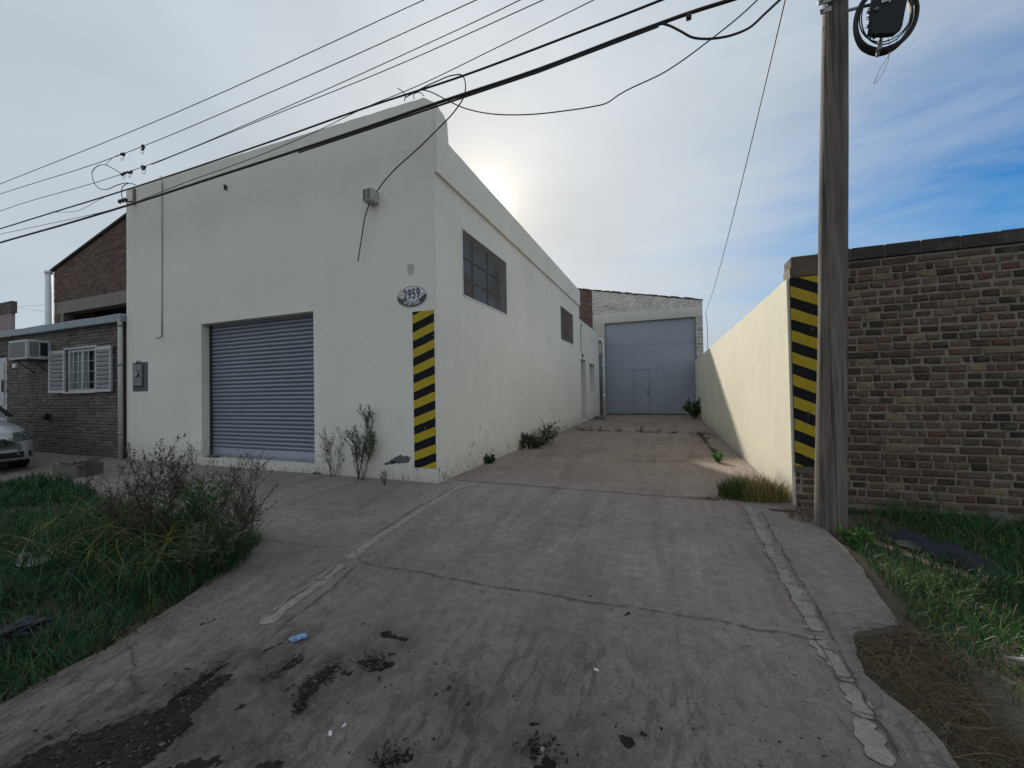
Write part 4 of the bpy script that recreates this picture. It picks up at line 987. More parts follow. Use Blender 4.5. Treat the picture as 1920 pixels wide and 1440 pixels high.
# ------------------------------------------------------------------ OVERHEAD LINES (all strung along the street between the poles)
def smooth(pts, k=6):
    out = []; n = len(pts)
    T = []
    for i in range(n):
        if i == 0: T.append((pts[1]-pts[0])/(pts[1]-pts[0]).length)
        elif i == n-1: T.append((pts[-1]-pts[-2])/(pts[-1]-pts[-2]).length)
        else:
            l0 = (pts[i]-pts[i-1]).length; l1 = (pts[i+1]-pts[i]).length
            T.append(((pts[i]-pts[i-1])/l0*l1+(pts[i+1]-pts[i])/l1*l0)/(l0+l1))
    for i in range(n-1):
        L = (pts[i+1]-pts[i]).length
        for j in range(k):
            t = j/k; t2, t3 = t*t, t*t*t
            out.append(pts[i]*(2*t3-3*t2+1)+T[i]*L*(t3-2*t2+t)+pts[i+1]*(-2*t3+3*t2)+T[i+1]*L*(t3-t2))
    out.append(pts[-1]); return out
def cable(name, pts, Y, r, label, cat='cable', m=None, ext=(0, 0), group=None, extra=None, k=6, n=6):
    P = [at(p[0], p[1], p[2] if len(p) > 2 else Y) for p in pts]
    P = smooth(P, k)
    if ext[0]: P.insert(0, P[0]+(P[0]-P[1]).normalized()*ext[0])
    if ext[1]: P.append(P[-1]+(P[-1]-P[-2]).normalized()*ext[1])
    mb = MB(); mb.tube(P, r, m or M['cable'], n)
    if extra: extra(mb)
    o = mb.build(name, None, P[len(P)//2]); return tag(o, label, cat, group)
def clamps(pts, Y):
    def f(mb):
        rg = random.Random(int(pts[0][0]))
        for (u, v) in pts:
            c = at(u, v, Y)
            for k in range(4): d_ = Vector((rg.uniform(-.05, .05), rg.uniform(-.02, .02), rg.uniform(-.035, .03))); mb.bbox(c.x+d_.x-.025, c.x+d_.x+.025, c.y+d_.y-.015, c.y+d_.y+.015, c.z+d_.z-.016, c.z+d_.z+.016, M['cable'], .004)
            mb.tube([c+Vector((.05*math.sin(t), 0, -.05+.06*math.cos(t))) for t in [i*.6 for i in range(9)]], .004, M['cable'], 4)
    return f
GW = 'bare wires strung along the street'
cable('overhead_wire', [(-20, 353), (0, 345), (402, 180), (600, 90), (795, 0), (815, -9)], 4.3, .0065, 'topmost thin overhead wire crossing the upper left sky', 'wire', M['cable'], (30, 14))
cable('overhead_wire', [(-20, 371), (0, 364), (227, 290), (266, 275), (491, 180), (700, 88), (893, 0), (915, -10)], 4.3, .0065, 'second overhead wire from the top with two small clamps', 'wire', M['cable'], (30, 14), None, clamps([(229, 290), (267, 278)], 4.3))
cable('overhead_wire', [(-20, 404), (0, 396), (227, 327), (284, 307), (500, 217), (740, 110), (975, 0), (995, -10)], 4.3, .006, 'third overhead wire with the cluster of black clamps', 'wire', M['cable'], (30, 14), None, clamps([(232, 325), (243, 322), (270, 315)], 4.3))
cable('overhead_wire', [(284, 309), (500, 221), (760, 116), (1018, 0), (1040, -10)], 4.28, .006, 'thin overhead wire branching away just below the third one', 'wire', M['cable'], (0, 14))
cable('overhead_wire', [(262, 376), (340, 345), (490, 290), (600, 243), (680, 204), (790, 158), (930, 90), (1113, 0), (1135, -11)], 4.24, .0055, 'thin wire crossing from the lower cable up to the top edge', 'wire', M['cable'], (0, 14))
cable('overhead_cable', [(-20, 435), (0, 429), (100, 398), (230, 358), (500, 268), (700, 197), (860, 145), (1060, 70), (1240, 0), (1265, -10)], 4.2, .013, 'upper of the two thick black overhead cables', 'cable', M['cable'], (30, 14))
cable('overhead_cable', [(-20, 461), (0, 455), (130, 418), (262, 378), (400, 333), (560, 281), (690, 238), (820, 193), (1010, 130), (1235, 45), (1300, 22), (1370, 0), (1395, -8)], 4.2, .019, 'lower and thickest black overhead cable crossing the facade', 'cable', M['cable'], (30, 14), None,
      lambda mb: (mb.tube([at(u, v, 4.18) for u, v in ((560, 286), (690, 243), (820, 199), (1010, 135), (1235, 49))], .012, M['cable'], 6), mb.bbox(*[c for pair in ((at(1290, 27, 4.2).x-.02, at(1290, 27, 4.2).x+.03), (4.18, 4.22), (at(1290, 27, 4.2).z-.05, at(1290, 27, 4.2).z)) for c in pair], M['cable'], .005)))
cable('overhead_wire', [(-20, 443), (0, 439), (90, 420), (182, 400), (262, 379)], 4.22, .005, 'short slack wire just above the lower thick cable', 'wire', M['cable'], (25, 0))
cable('overhead_wire', [(105, 398), (150, 394), (183, 376), (200, 368)], 4.2, .004, 'little slack tail under the upper thick cable', 'wire', M['cable_thin'])
cable('overhead_cable', [(1240, 44), (1252, 47), (1275, 58), (1298, 70), (1340, 72), (1375, 65), (1405, 52), (1435, 25), (1462, 0), (1480, -16)], 4.2, .011, 'sagging black cable branching off the thick cable towards the pole', 'cable', M['cable'], (0, .6))
cable('service_wire', [(788, 168), (800, 170), (835, 186), (866, 201), (910, 212), (985, 215), (1065, 207), (1110, 200), (1138, 193), (1160, 178), (1250, 133), (1335, 72), (1385, 32), (1420, 0), (1440, -20)], 4.25, .0065, 'kinked slack wire sagging across the bright sky right of the parapet', 'wire', M['cable'], (0, 1.2))
cable('service_wire', [(760, 183), (790, 166), (820, 152), (850, 141), (866, 141), (873, 160), (868, 185), (855, 205), (820, 243), (780, 282), (740, 318), (718, 343), (706, 360)], 4.3, .0075, 'looped black drop wire running down to the cable box', 'wire', M['cable'])
cable('service_wire', [(693, 381), (686, 400), (679, 440), (671, 490)], 4.68, .008, 'loose wire end hanging below the cable box', 'wire', M['cable'])
cable('service_wire', [(745, 165), (755, 172), (760, 180), (758, 190)], 4.3, .005, 'stub of wire sticking up from the parapet edge', 'wire', M['cable'])
cable('service_wire', [(777, 186), (775, 178), (786, 173), (795, 180)], 4.3, .005, 'small wire loop on the parapet near the building corner', 'wire', M['cable'])
cable('service_wire', [(243, 386), (228, 365), (229, 352), (240, 344), (255, 347), (238, 343), (220, 347), (200, 355), (184, 352), (175, 338), (173, 322), (182, 312), (196, 309), (212, 316), (228, 326)], 4.28, .007, 'big loose loop of black wire left of the facade corner', 'wire', M['cable'])
cable('service_wire', [(198, 309), (210, 297), (222, 290)], 4.3, .004, 'short jumper between the second and third wires', 'wire', M['cable'])
PW = [at(1472, 0, 4.3), at(1415, 240, 5.8), at(1360, 440, 9.0), at(1322, 590, 19.5)]
top_ = at(1478, -25, 4.2); end_ = at(1323, 585, 19.7)
P0 = at(1472, 0, 4.3)
pts = []
for i in range(31):
    t = i/30; p = P0.lerp(end_, t); p.z -= .55*4*t*(1-t)*.5; pts.append(p)
mb = MB(); mb.tube([P0+(P0-pts[1])*2]+pts, .0065, M['cable'], 5); mb.tube([end_, end_+Vector((.05, 0, -.5)), end_+Vector((.05, .0, -1.6)), end_+Vector((.07, 0, -4.5))], .012, M['cable_thin'], 5)
tag(mb.build('service_wire', None, P0), 'long thin wire slanting down to the right corner of the warehouse', 'wire')
mb = MB(); mb.tube([at(-30, 566, 12), at(24, 576, 12), at(98, 586, 12)], .008, M['cable_thin'], 4); tag(mb.build('distant_wire', None, at(20, 575, 12)), 'thin distant wire beside the white downpipe, lower one', 'wire')
mb = MB(); mb.tube([at(24, 575, 12.5), at(98, 571, 12.5)], .008, M['cable_thin'], 4); tag(mb.build('distant_wire', None, at(20, 570, 12.5)), 'thin distant wire beside the white downpipe, upper one', 'wire')

# ------------------------------------------------------------------ GRASS, WEEDS
def inpoly(x, y, P):
    c = False; j = len(P)-1
    for i in range(len(P)):
        if (P[i][1] > y) != (P[j][1] > y) and x < (P[j][0]-P[i][0])*(y-P[i][1])/(P[j][1]-P[i][1]+1e-12)+P[i][0]: c = not c
        j = i
    return c
def blade(mb, rg, x, y, z, h, w, m, lean=.5, wind=None):
    a = rg.uniform(0, 6.283) if wind is None else wind+rg.gauss(0, .8)
    l = lean*rg.uniform(.2, 1.3); dx, dy = math.cos(a), math.sin(a); px, py = -dy, dx
    tw = rg.uniform(-.8, .8); px, py = px*math.cos(tw)+dx*math.sin(tw), py*math.cos(tw)+dy*math.sin(tw)
    vs = []
    for t, ww in ((0, .8), (.38, 1.0), (.72, .7)):
        f = l*h*t**1.7; zz = z+h*t*(1-.28*l*t)
        vs += [(x+dx*f-px*w*ww/2, y+dy*f-py*w*ww/2, zz), (x+dx*f+px*w*ww/2, y+dy*f+py*w*ww/2, zz)]
    f = l*h; vs.append((x+dx*f, y+dy*f, z+h*(1-.28*l*1.5)))
    mb.add(vs, [(0, 1, 3, 2), (2, 3, 5, 4), (4, 5, 6)], m)
def field(name, poly, dens, hfun, w, m, label, seed=1, lean=.6, mask=None, kind='stuff', dry=None, wfun=None, wind=None):
    rg = random.Random(seed); mb = MB()
    x0 = min(p[0] for p in poly); x1 = max(p[0] for p in poly); y0 = min(p[1] for p in poly); y1 = max(p[1] for p in poly)
    for i in range(int(dens*(x1-x0)*(y1-y0))):
        x, y = rg.uniform(x0, x1), rg.uniform(y0, y1)
        if not inpoly(x+.06*nz(x*6, y*6, 1), y+.06*nz(x*6, y*6, 8), poly): continue
        if mask and rg.random() > mask(x, y): continue
        h = hfun(x, y)*rg.uniform(.45, 1.25); mm = dry if dry and rg.random() < .05 else m
        blade(mb, rg, x, y, max(soil_z(x, y), zg(x, y)-.05), h, w*(wfun(x, y) if wfun else 1)*rg.uniform(.7, 1.3), mm, lean, wind)
    return tag(mb.build(name), label, 'grass', None, kind)
LP = [tuple(gp(*p)[:2]) for p in ((0, 905), (60, 893), (130, 897), (200, 938), (300, 978), (400, 1003), (492, 1012), (455, 1060), (330, 1135), (240, 1193), (120, 1258), (0, 1325))]
LP = LP+[(-3.3, .3), (-3.3, -1), (-14, -1), (-14, 3.0)]
clump = lambda x, y: max(0, min(1, .55+1.3*nz(x*1.4, y*1.4, 3)))
def lh(x, y): return .10+.13*clump(x, y)+.10*max(0, 1-abs(y-2.2)/.7)*max(0, min(1, (x+6)/1.5))
def lm(x, y):
    bare = nz(x*.9, y*.9, 12)                                 # thin brown opening near the middle
    return 1.0 if bare < .18 else .35
NP = [(-7.2, -1), (-3.0, -1), (-3.0, 3.2), (-7.2, 3.4)]
def near(x, y): return lm(x, y) if x > -7 else 0
def far(x, y): return lm(x, y) if x <= -7 else 0
field('grass', LP, 4200, lh, .0050, M['grass'], 'dense dark green grass of the verge left of the driveway', 1, .8, near, dry=M['straw'])
field('grass', LP, 900, lambda x, y: .14+.1*clump(x, y), .011, M['grass'], 'green grass growing beside the parked car at the left edge', 2, .7, far)
field('tall_grass', [(-6.0, 1.9), (-4.6, 1.35), (-3.45, 1.5), (-3.4, 2.2), (-3.55, 2.62), (-4.4, 2.6), (-6.0, 2.8)], 420, lambda x, y: .38, .0075, M['grass'], 'tall arching green grass round the weed bushes on the left verge', 9, .9, None, dry=M['straw_gold'])
# dry thatch fringe where the verge meets the concrete
FR = [tuple(gp(*p)[:2]) for p in ((500, 1000), (470, 1085), (380, 1140), (260, 1200), (120, 1275), (0, 1350), (0, 1290), (120, 1225), (240, 1165), (330, 1100), (420, 1030))]
field('dry_grass', FR, 2200, lambda x, y: .09, .0032, M['straw'], 'dry straw fringe along the edge of the left verge', 3, 1.5)
RP = [(1.36, 4.15), (1.55, 4.30), (1.62, 4.97), (8, 4.97), (8, -1), (1.0, -1), (.98, 1.6), (1.18, 2.2), (1.22, 2.6), (1.30, 3.2), (1.33, 3.7)]
def rm(x, y):
    b = math.exp(-(((x-1.12)/.34)**2+((y-2.2)/.5)**2)); return max(.02, 1-1.25*b)*(1 if nz(x*1.5, y*1.5, 2) < .25 else .4)
field('grass', RP, 4200, lambda x, y: .06+.07*clump(x, y)+.04*(y > 3.2), .0046, M['grass_r'], 'green grass of the verge under the brick wall', 5, .8, rm, dry=M['straw'])
DP = [tuple(gp(*p)[:2]) for p in ((1604, 1180), (1690, 1160), (1790, 1215), (1900, 1360), (1960, 1440))]+[(1.6, 1.2), (.85, 1.2)]+[tuple(gp(*p)[:2]) for p in ((1795, 1440), (1680, 1300), (1612, 1222))]
field('dry_grass', DP, 9000, lambda x, y: .05, .0022, M['straw'], 'matted brown dry grass and roots at the right edge of the driveway', 6, 2.2)
def curls(name, poly, n, label, m, seed, zl=.05, L=(.12, .3), r=.0018):
    rg = random.Random(seed); mb = MB()
    x0 = min(p[0] for p in poly); x1 = max(p[0] for p in poly); y0 = min(p[1] for p in poly); y1 = max(p[1] for p in poly); k = 0
    while k < n:
        x, y = rg.uniform(x0, x1), rg.uniform(y0, y1)
        if not inpoly(x, y, poly): continue
        k += 1; a = rg.uniform(0, 6.28); l = rg.uniform(*L); c = rg.uniform(-3, 3); pts = []
        z = zg(x, y)-.01+rg.uniform(0, zl)
        for i in range(7):
            pts.append((x, y, z+zl*.8*math.sin(i/6*math.pi))); x += math.cos(a)*l/6; y += math.sin(a)*l/6; a += c*.16
        mb.tube(pts, [r, r, r, r, r, r*.8, r*.4], m, 4, caps=False)
    return tag(mb.build(name), label, 'grass', None, 'stuff')
field('dead_leaves', DP, 1500, lambda x, y: .02, .012, M['litter'], 'dead leaves and crumbs on the dirt patch at the right edge', 16, 2.4)
curls('dry_stubble', DP, 260, 'coarse pale dry stalks lying on the dirt patch', M['straw'], 17, .03, (.05, .16), .0009)
curls('dry_roots', DP, 520, 'tangle of thin dry runners on the bare earth right of the driveway', M['straw'], 7, .04, (.08, .24), .0009)
curls('dry_stalks', [(-5.2, 1.7), (-3.35, 1.5), (-3.45, 2.6), (-5.4, 2.75)], 130, 'long pale dry stalks bent over the left verge', M['straw_gold'], 8, .22, (.3, .7), .0015)

def plant(name, base, h, spread, nst, label, leafm, stemm=None, leaf=.03, lw=.35, ldens=26, nb=6, droop=.15, seed=1, cat='weed', group=None, r0=.004, top_only=False, lean=(0, 0), sub=3, bl=.35):
    rg = random.Random(seed); root = thing(name, base, label, cat, group); st = MB(); lf = MB(); stemm = stemm or M['stem']
    base = Vector(base)
    def leafat(p, d, s):
        d = (d+Vector((rg.gauss(0, .5), rg.gauss(0, .5), rg.gauss(.1, .4)))).normalized(); q = d.cross(Vector((rg.gauss(0, 1), rg.gauss(0, 1), rg.gauss(0, 1)))).normalized()
        L_ = s*rg.uniform(.6, 1.3); w_ = L_*lw
        a = p+d*L_*.5
        lf.add([p, a+q*w_/2, p+d*L_+Vector((0, 0, -droop*L_)), a-q*w_/2], [(0, 1, 2, 3)], leafm)
    def branch(p, d, L_, r, depth):
        pts = [p.copy()]; k = 7
        for i in range(k):
            d = (d+Vector((rg.gauss(0, .10), rg.gauss(0, .10), rg.gauss(.03, .06)))).normalized(); p = p+d*L_/k; pts.append(p.copy())
        st.tube(pts, [r*(1-.8*i/k) for i in range(k+1)], stemm, 4, caps=False)
        nl = int(ldens*L_/h*(1.0 if depth else .7))
        for i in range(nl):
            t = rg.uniform(.45 if (top_only and depth == 0) else .08, 1)*k; j = min(int(t), k-1); q = pts[j].lerp(pts[j+1], t-j)
            leafat(q, (pts[j+1]-pts[j]).normalized(), leaf)
        if depth < sub-1:
            for i in range(nb if depth == 0 else max(2, nb//2)):
                t = rg.uniform(.25, .95)*k; j = min(int(t), k-1); q = pts[j].lerp(pts[j+1], t-j); d0 = (pts[j+1]-pts[j]).normalized()
                a = rg.uniform(0, 6.28); dd = (d0+Vector((math.cos(a), math.sin(a), .25))*rg.uniform(.5, .9)).normalized()
                branch(q, dd, L_*bl*rg.uniform(.6, 1.3)*(1.25-t/k*.6), r*.5, depth+1)
    for i in range(nst):
        a = rg.uniform(0, 6.28); s = spread*math.sqrt(rg.random()); d = Vector((math.cos(a)*s+lean[0], math.sin(a)*s+lean[1], 1)).normalized()
        branch(base+Vector((rg.gauss(0, .03), rg.gauss(0, .03), 0))*(h/.6), d, h*rg.uniform(.6, 1.05), r0, 0)
    st.build('stems', root, base)
    if lf.f: lf.build('leaves', root, base)
    return root
def gz(u, v): p = gp(u, v); return (p.x, p.y, cz(p.x, p.y)-.01)
def gs(x, y): return (x, y, soil_z(x, y))
GL = 'dry weeds on the left verge'
a = gp(290, 1030); plant('dry_weed', gs(a.x, a.y), .86, .40, 13, 'wide dark seed-headed weed bush, tallest on the left verge', M['leaf_dry'], leaf=.022, lw=.6, ldens=44, nb=10, seed=1, group=GL, r0=.004)
a = gp(235, 1010); plant('dry_weed', gs(a.x, a.y), .72, .5, 8, 'open twiggy weed at the far left end of the dry weed clump', M['leaf_dry'], leaf=.018, lw=.6, ldens=26, nb=8, seed=2, group=GL)
a = gp(338, 1000); plant('dry_weed', gs(a.x, a.y), 1.15, .10, 2, 'single tall thin bare stalk rising above the weed clump', M['leaf_dry'], leaf=.022, lw=.25, ldens=16, nb=9, seed=3, group=GL, bl=.22)
a = gp(455, 1045); plant('dry_weed', gs(a.x, a.y), .80, .24, 16, 'fine twiggy brown weed bush at the right tip of the verge', M['leaf_dry'], leaf=.015, lw=.6, ldens=50, nb=9, seed=14, group=GL, r0=.003)
a = gp(375, 1030); plant('green_weed', gs(a.x, a.y), .66, .45, 16, 'dark green narrow-leaved weed between the two dry bushes', M['leaf_green'], leaf=.085, lw=.15, ldens=34, nb=6, seed=5, sub=2)
a = gp(400, 1070); plant('green_weed', gs(a.x, a.y), .48, .7, 18, 'sprawling long-leaved weed at the front of the weed clump', M['leaf_grey'], leaf=.11, lw=.10, ldens=26, nb=5, seed=6, sub=2)
a = gp(165, 893); plant('dry_weed', (a.x, a.y, cz(a.x, a.y)-.02), .55, .5, 8, 'low scrubby weed growing on the sidewalk before the brick house', M['leaf_dry'], leaf=.03, ldens=22, nb=5, seed=7)
a = gp(200, 1100); plant('broadleaf_weed', gs(a.x, a.y), .22, .7, 4, 'small weed with a few round pale leaves in the left grass', M['leaf_grey'], leaf=.055, lw=.75, ldens=5, nb=1, seed=8, sub=2)
WB = (-4.19, FY-.09, cz(-4.19, FY-.09)-.01)
plant('grey_green_weed', WB, .93, .30, 8, 'tall grey-green leafy weed against the white facade', M['leaf_grey'], leaf=.052, lw=.22, ldens=50, nb=7, seed=19, top_only=True, r0=.006, lean=(.10, -.06))
plant('dry_weed', (-4.75, FY-.07, cz(-4.7, FY-.07)-.01), .72, .28, 7, 'spindly brown weed left of the leafy one on the facade', M['leaf_dry'], leaf=.022, lw=.5, ldens=30, nb=7, seed=10, lean=(0, -.03))
a = gp(722, 908); plant('grey_green_weed', (a.x, a.y, cz(a.x, a.y)-.01), .22, .4, 5, 'little weed sprouting from the pavement below the striped corner', M['leaf_grey'], leaf=.04, lw=.25, ldens=16, nb=2, seed=11, sub=2)
a = gp(378, 868); plant('dry_weed', (-8.1, FY-.06, -.01), .40, .5, 5, 'thin weed sprouting at the left foot of the roller shutter', M['leaf_dry'], leaf=.03, ldens=14, nb=4, seed=12, sub=2)
a = gp(240, 860); plant('dry_weed', (-10.18, FY-.05, -.01), .42, .25, 4, 'weed climbing at the foot of the drainpipe', M['leaf_dry'], leaf=.035, lw=.5, ldens=20, nb=3, seed=13, sub=2)
# along the driveway
for i, (u, v, h, sp, n_, lab) in enumerate(((986, 840, .32, .7, 14, 'low leafy weed beside the white cup at the building foot'), (1003, 840, .30, .7, 16, 'low sprawling middle weed of the clump at the side wall'), (1020, 834, .55, .5, 12, 'taller leafy weed at the far end of the side wall clump'), (905, 868, .15, .8, 4, 'small round-leaved weed nearest the building corner'))):
    a = gp(u, v); plant('green_weed', (max(a.x, XR+.06), a.y, cz(a.x, a.y)-.01), h, sp*2.0, n_*2+8, lab, M['leaf_green'] if i == 3 else M['leaf_grey'], leaf=.045, lw=.4, ldens=34, nb=4, seed=20+i, sub=2, lean=(.35, .25 if i == 1 else 0), r0=.003)
rg = random.Random(5)
for i, (u, v, h, n_, lab) in enumerate(((1090, 808, .35, 9, 'leafiest weed at the left end of the cracked joint'), (1108, 808, .25, 8, 'low weed second along the cracked joint'), (1128, 808, .22, 6, 'dry low weed third along the cracked joint'), (1160, 809, .22, 8, 'green tuft near the middle of the cracked joint'), (1200, 810, .30, 10, 'brightest green tuft on the cracked joint below the wicket door'), (1232, 811, .24, 6, 'thin weed right of the wicket door on the joint'), (1265, 812, .18, 6, 'small brown weed towards the right of the joint'), (1312, 815, .22, 8, 'weed where the cracked joint meets the long crack'), (1322, 826, .2, 8, 'weed on the long crack below the joint'))):
    a = gp(u, v); plant('joint_weed', (a.x, a.y, cz(a.x, a.y)-.01), h*rg.uniform(.35, .75), 2.4, max(3, n_-2), lab, M['leaf_green'] if i in (0, 1, 4, 7) else M['leaf_grey'] if i % 2 else M['leaf_dry'], leaf=.04, lw=.3, ldens=14, nb=3, seed=40+i, sub=2, group='weeds growing in the driveway joints')
plant('green_shrub', (1.02, 17.3, 0), .75, .75, 16, 'dark green bush in the corner between the gate and cream wall', M['leaf_green'], leaf=.10, lw=.5, ldens=40, nb=5, seed=60, sub=2, cat='bush')
a = gp(1347, 866); plant('lime_weed', (a.x, a.y, cz(a.x, a.y)-.01), .17, 1.2, 14, 'bright lime weed in the sunlit patch of driveway', M['leaf_lime'], leaf=.055, lw=.35, ldens=18, nb=2, seed=61, sub=2)
a = gp(1604, 1012); plant('lime_weed', (a.x, a.y, soil_z(a.x, a.y)), .16, 1.6, 10, 'trailing bright green weed at the foot of the utility pole', M['leaf_lime'], leaf=.045, lw=.5, ldens=14, nb=3, seed=62, sub=2)
JL = [gp(*p) for p in ((1085, 807), (1180, 810), (1250, 812), (1345, 815), (1312, 815), (1330, 835), (1348, 858))]
mb = MB(); rg = random.Random(66)
for a, b_ in zip(JL, JL[1:]):
    n_ = int((b_-a).length*110)
    for i in range(n_):
        t = rg.random(); p = a.lerp(b_, t)+Vector((rg.gauss(0, .03), rg.gauss(0, .05), 0))
        if nz(p.x*2.5, p.y, 4) < -.05: continue
        blade(mb, rg, p.x, p.y, cz(p.x, p.y)-.01, rg.uniform(.03, .13), .010, M['grass_r'] if rg.random() < .6 else M['leaf_dry'], 1.4)
tag(mb.build('joint_grass'), 'thin low grass growing out of the driveway joints', 'grass', None, 'stuff')
def tuft(name, c, rx, ry, n, h, w, m, label, seed, lean=.45, cat='grass', m2=None):
    rg = random.Random(seed); mb = MB()
    for i in range(n):
        a = rg.uniform(0, 6.283); q = math.sqrt(rg.random()); x = c[0]+rx*q*math.cos(a); y = c[1]+ry*q*math.sin(a)
        mm = m2 if m2 and x < c[0]-.25*rx and rg.random() < .75 else m
        blade(mb, rg, x, y, cz(x, y)-.01, h*(1.1-.5*q)*rg.uniform(.5, 1.25), w*rg.uniform(.7, 1.3), mm, lean)
    return tag(mb.build(name, None, (c[0], c[1], 0)), label, cat)
tuft('golden_tuft', (.86, 5.12), .34, .17, 2600, .33, .0042, M['straw_gold'], 'golden tuft of tall grass with sunlight put into its colour at the near end of the cream wall', 70, .55, m2=M['grass_r'])
tuft('leaf_litter', (.42, 4.98), .28, .09, 500, .03, .014, M['litter'], 'brown leaf litter beside the golden grass tuft', 71, 1.8, cat='litter')
a = gp(930, 856); tuft('grass_tuft', (a.x, a.y), .07, .07, 60, .16, .006, M['leaf_grey'], 'thin grass tuft at the foot of the side wall', 72)
a = gp(1560, 975); tuft('litter_grass', (1.18, 4.58), .14, .22, 260, .09, .004, M['straw'], 'short dry grass between the cream wall end and the pole', 73, 1.2)
a = gp(596, 888); tuft('grass_tuft', (a.x, a.y-.02), .09, .03, 50, .06, .006, M['grass_r'], 'tiny bright grass tuft right of the shutter on the sidewalk', 74)
mb = MB(); rg = random.Random(80)
for i in range(240):                              # small stones, clods and crumbs on the apron
    u, v = rg.uniform(380, 1640), 930+520*rg.random()**.6; p = gp(u, v); r_ = rg.uniform(.0015, .0045)
    b = bmesh.new(); bmesh.ops.create_icosphere(b, subdivisions=1, radius=r_, matrix=Matrix.Translation((p.x, p.y, cz(p.x, p.y)+r_*.3)) @ Matrix.Diagonal((rg.uniform(.7, 2), rg.uniform(.7, 1.6), .6, 1))); mb.bm(b, M['stone'] if i % 3 else M['mud'])
tag(mb.build('grit'), 'small stones and crumbs scattered on the driveway', None, None, 'stuff')

mb = MB(); rg = random.Random(81)
for i in range(1500):
    p_, q_, w_, k_ = BL[rg.choice((0, 1, 2, 2, 2, 3, 3, 4, 6, 7, 8, 10, 13, 14))]; t = rg.random()
    c = p_.lerp(q_, t)+Vector((rg.gauss(0, w_*.8), rg.gauss(0, w_*.8), 0)); a_ = rg.uniform(0, 6.28); l_ = rg.uniform(.004, .018); z_ = cz(c.x, c.y)+.010+rg.uniform(0, .008)
    d_ = Vector((math.cos(a_), math.sin(a_), rg.uniform(-.3, .3)))*l_; e_ = Vector((-math.sin(a_), math.cos(a_), rg.uniform(-.3, .3)))*l_*rg.uniform(.15, .5)
    c = Vector((c.x, c.y, z_)); mb.add([c-d_, c-e_, c+d_, c+e_], [(0, 1, 2, 3)], M['mud'] if rg.random() < .68 else M['leaf_dry'])
tag(mb.build('leaf_debris'), 'rotted leaf scraps lying on the mud at the foot of the driveway', 'debris', None, 'stuff')

# ------------------------------------------------------------------ LITTER AND STONES
def crumple(name, c, size, m, label, cat, seed, sub=3, amp=.35, fr=1.3, parent=None):
    b = bmesh.new(); bmesh.ops.create_icosphere(b, subdivisions=sub, radius=1)
    for v in b.verts:
        k = 1+amp*noise.noise(v.co*fr+Vector((seed, 0, 0)))*1.6+amp*.4*noise.noise(v.co*fr*3.1+Vector((0, seed, 0))); v.co = Vector((v.co.x*size[0]*k, v.co.y*size[1]*k, v.co.z*size[2]*k))
    mb = MB(); bmesh.ops.transform(b, matrix=Matrix.Translation(c) @ Matrix.Rotation(seed*.7, 4, 'Z'), verts=b.verts); mb.bm(b, m); o = mb.build(name, parent, c)
    return tag(o, label, cat)
def C3(u, v, dz): p = gp(u, v); return Vector((p.x, p.y, cz(p.x, p.y)+dz))
crumple('crumpled_wrapper', C3(560, 1200, .012), (.042, .018, .012), M['plasticblue'], 'crumpled blue wrapper lying on the lower driveway', 'wrapper', 1, 3, .5, 2)
for i, (u, v, s_, lab) in enumerate(((645, 1362, .010, 'white paper scrap, upper of two below the mud patch'), (619, 1376, .013, 'white paper scrap, lower left of the pair below the mud'), (1118, 1256, .012, 'tiny white ring-shaped scrap in the middle of the driveway'), (1016, 1405, .011, 'pale scrap at the bottom centre edge of the picture'), (308, 1348, .012, 'white scrap on the dark mud at lower left'), (314, 1393, .010, 'lower white scrap on the dark mud'), (632, 1255, .008, 'pale crumb beside the wet mud streak'), (1145, 905, .012, 'white speck on the driveway left of the golden grass'), (355, 863+20, .03, 'white scrap on the sidewalk near the shutter'))):
    crumple('paper_scrap', C3(u, v, s_*.3), (s_, s_*.6, s_*.4), M['plasticwhite'], lab, 'scrap', 11+i, 2, .5, 2)
a = C3(972, 842, .06); a.x = XR+.12; t_ = thing('paper_cup', (a.x-.02, a.y, 0), 'discarded white cup lying by the weeds at the side wall', 'cup')
mb = MB(); mb.tube([a+Vector((-.03, .05, -.01)), a+Vector((.03, -.05, 0))], [.035, .055], M['plasticwhite'], 14, caps=False); mb.build('cup_body', t_, a)
mb = MB(); mb.tube([a+Vector((.029, -.049, 0)), a+Vector((.033, -.056, 0))], [.058, .058], M['plasticwhite'], 14, caps=False); mb.build('rim', t_, a)
crumple('plastic_bag', Vector((gp(110, 1080).x-.3, gp(35, 1068).y, zg(0, gp(35, 1068).y)+.10)), (.16, .08, .05), M['rag'], 'pale rag half buried in the left grass', 'rag', 31, 3, .6, 1.6)
a = gp(12, 1225); crumple('plastic_bag', Vector((a.x-.05, a.y, zg(a.x, a.y)+.09)), (.13, .08, .05), M['tarp'], 'crumpled dark plastic bag in the grass at the left edge', 'bag', 33, 4, .6, 1.8)
TC = gp(1762, 1040)
b = bmesh.new(); bmesh.ops.create_grid(b, x_segments=60, y_segments=24, size=1)
mb = MB()
for v in b.verts:
    x, y = v.co.x*.37, v.co.y*.10*(1+.25*noise.noise(Vector((v.co.x*2, 0, 4)))); ed = 1-max(abs(v.co.x), abs(v.co.y))**6
    v.co = Vector((x+.03*nz(y*9, x*3, 1), y+.05*nz(x*4, 2, 2), (.045*ed+.03*nz(x*5, y*9, 0)+.016*nz(x*13, y*30, 3))-.03*(1-ed)))
bmesh.ops.transform(b, matrix=Matrix.Translation((TC.x, TC.y, zg(2, TC.y)+.04)) @ Matrix.Rotation(R(-62), 4, 'Z'), verts=b.verts)
mb.bm(b, M['tarp'], True); tag(mb.build('tarpaulin', None, (2.02, 4.18, 0)), 'dark blue plastic sheet crumpled on the grass under the brick wall', 'tarpaulin')
